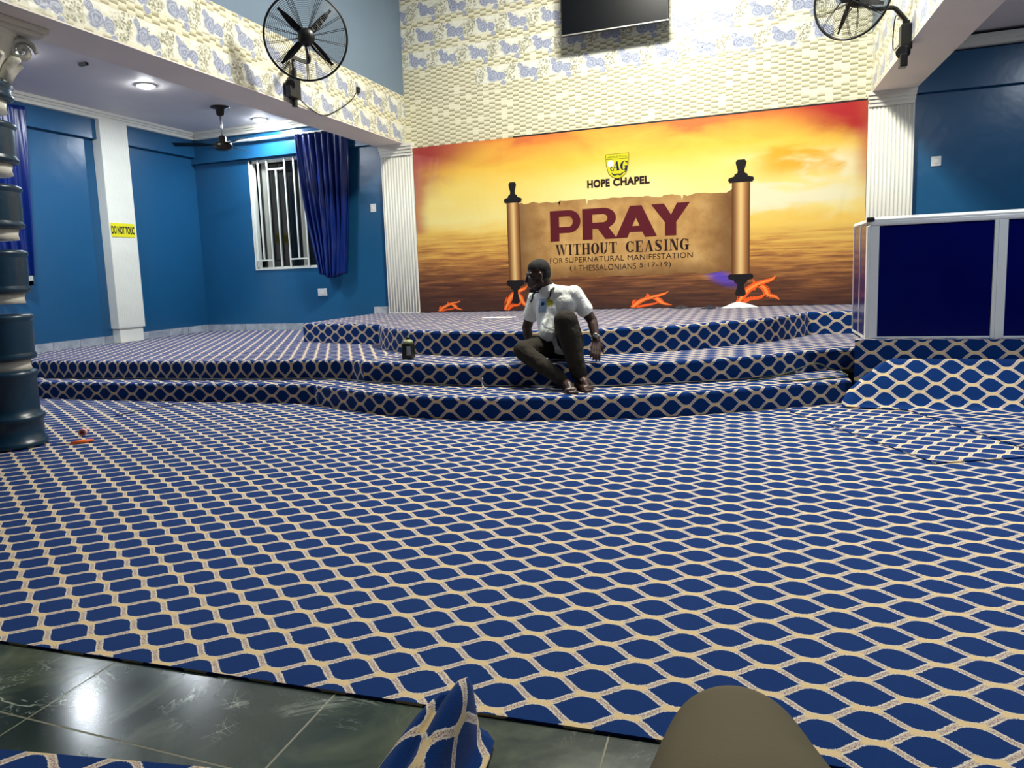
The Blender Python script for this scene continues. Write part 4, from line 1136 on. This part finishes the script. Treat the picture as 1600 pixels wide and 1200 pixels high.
# lanyard straps and watch
bm = B(); STR = M('black_strap', lin(14, 16, 22), .6).m
tube(bm, catmull([nb+Vector((.075, .02, .03)), on_y(862, 452, 5.83), on_y(858, 462, 5.8)+Vector((0, .03, 0)), on_y(856, 467, 5.81)], 4), .008, 6)
tube(bm, catmull([nb+Vector((-.06, .05, .0)), on_y(834, 458, 5.86), on_y(832, 466, 5.86), on_y(829, 472, 5.87)], 4), .007, 6)
obj('lanyard', bm, STR, man, True)
ax = (wL-eL).normalized(); wp = wL-ax*.03; bm = B(); tube(bm, circle_pts(wp, ax, .034, 28), .008, 8, closed=True); wt = obj('wristwatch', bm, CHROME, man, True)
bm = B(); fn = (CAM-wp); fn = (fn-ax*fn.dot(ax)).normalized(); lathe(bm, [(.019, .03), (.021, .036), (.019, .044), (.017, .045)], wp, fn, 24); obj('watch_case', bm, CHROME, wt, True)
bm = B(); lathe(bm, [(.0155, .0452), (.0155, .0462)], wp, fn, 24); obj('watch_face', bm, M('watch_face', lin(60, 64, 68), .2).m, wt)

# the photographer's own knee
K = CAM + ray(1153, 1192)*.98
viewer = thing('person', 'bent knee in olive brown trousers reaching in from the bottom of the picture', 'person', (.02, .55, .0))
hipv = Vector((.05, .42, .5)); ank = Vector((.06, 1.02, .09))
bm = B(); chain(bm, [hipv, K, ank, Vector((.06, 1.0, .045))], [.07, .05, .036, .034]); chain(bm, [Vector((.06, .98, .04)), Vector((.07, 1.16, .032))], [.034, .028])
for j in range(5): chain(bm, [Vector((.045+.014*j, 1.17-.006*j, .022)), Vector((.04+.017*j, 1.225-.01*j, .016))], [.012, .009 if j else .012])
fuse('leg', bm, SKIN, .006, 3, viewer)
OLIVE = cloth('olive_brown_trouser', lin(104, 96, 74), 120, .12, .003).m
bm = B(); chain(bm, [hipv+Vector((0, .02, 0)), (hipv+K)/2, K, K*.6+ank*.4, ank+Vector((0, 0, .05))], [.17, .155, .1, .1, .085])
fuse('trouser_leg', bm, OLIVE, .009, 14, viewer, (.3, .01))

# offcut of carpet folded up at the bottom edge
def fold_sheet(name, prof, spine, label):
    """profile curve (a across, z up) swept along the spine with a taper"""
    P_ = catmull([(a_, z_, 0) for a_, z_ in prof], 8); vs, fs, us = [], [], []; s_ = [0]
    for i in range(1, len(P_)): s_.append(s_[-1]+(P_[i]-P_[i-1]).length)
    n = len(P_); m_ = len(spine); run = 0
    for j, (o_, dx, sc, zs) in enumerate(spine):
        o_ = Vector(o_)
        for p in P_: vs.append(o_+Vector((p.x*sc, 0, 0))+Vector((0, dx*p.x, 0))+Vector((0, 0, max(.012, p.y*zs))))
    for j in range(m_-1):
        for i in range(n-1):
            fs.append((j*n+i, j*n+i+1, (j+1)*n+i+1, (j+1)*n+i)); L = (Vector(spine[j+1][0])-Vector(spine[0][0])).length; L0 = (Vector(spine[j][0])-Vector(spine[0][0])).length
            us.append([(L0, s_[i]), (L0, s_[i+1]), (L, s_[i+1]), (L, s_[i])])
    me = uvmesh(name, vs, fs, us); me.materials.append(CARPET)
    BACK = M('jute_backing', lin(150, 146, 128), .9); BACK.coords(); BACK.bump(BACK.noise(BACK.vec, 300, 2), .4, .002); me.materials.append(BACK.m)
    o = obj(name, me, None, smooth=True); md = o.modifiers.new('thick', 'SOLIDIFY'); md.thickness = .011; md.offset = -1; md.material_offset = 1; md.material_offset_rim = 1
    tag(o, label, 'rug'); return o
fold_sheet('folded_rug', [(.095, .012), (.06, .03), (.045, .09), (.034, .15), (.012, .172), (-.012, .155), (-.024, .122), (-.036, .118), (-.055, .13), (-.078, .11), (-.095, .06), (-.1, .02), (-.085, .012), (-.066, .02), (-.06, .045)],
           [((-.635, 1.53, 0), .2, .5, .93), ((-.64, 1.5, 0), .2, .85, 1.), ((-.645, 1.44, 0), .15, 1.0, .95), ((-.65, 1.36, 0), .1, 1.1, .8), ((-.655, 1.28, 0), .1, 1.2, .62), ((-.66, 1.18, 0), .1, 1.3, .5)],
           'patterned rug offcut bunched into a standing fold at the bottom edge')
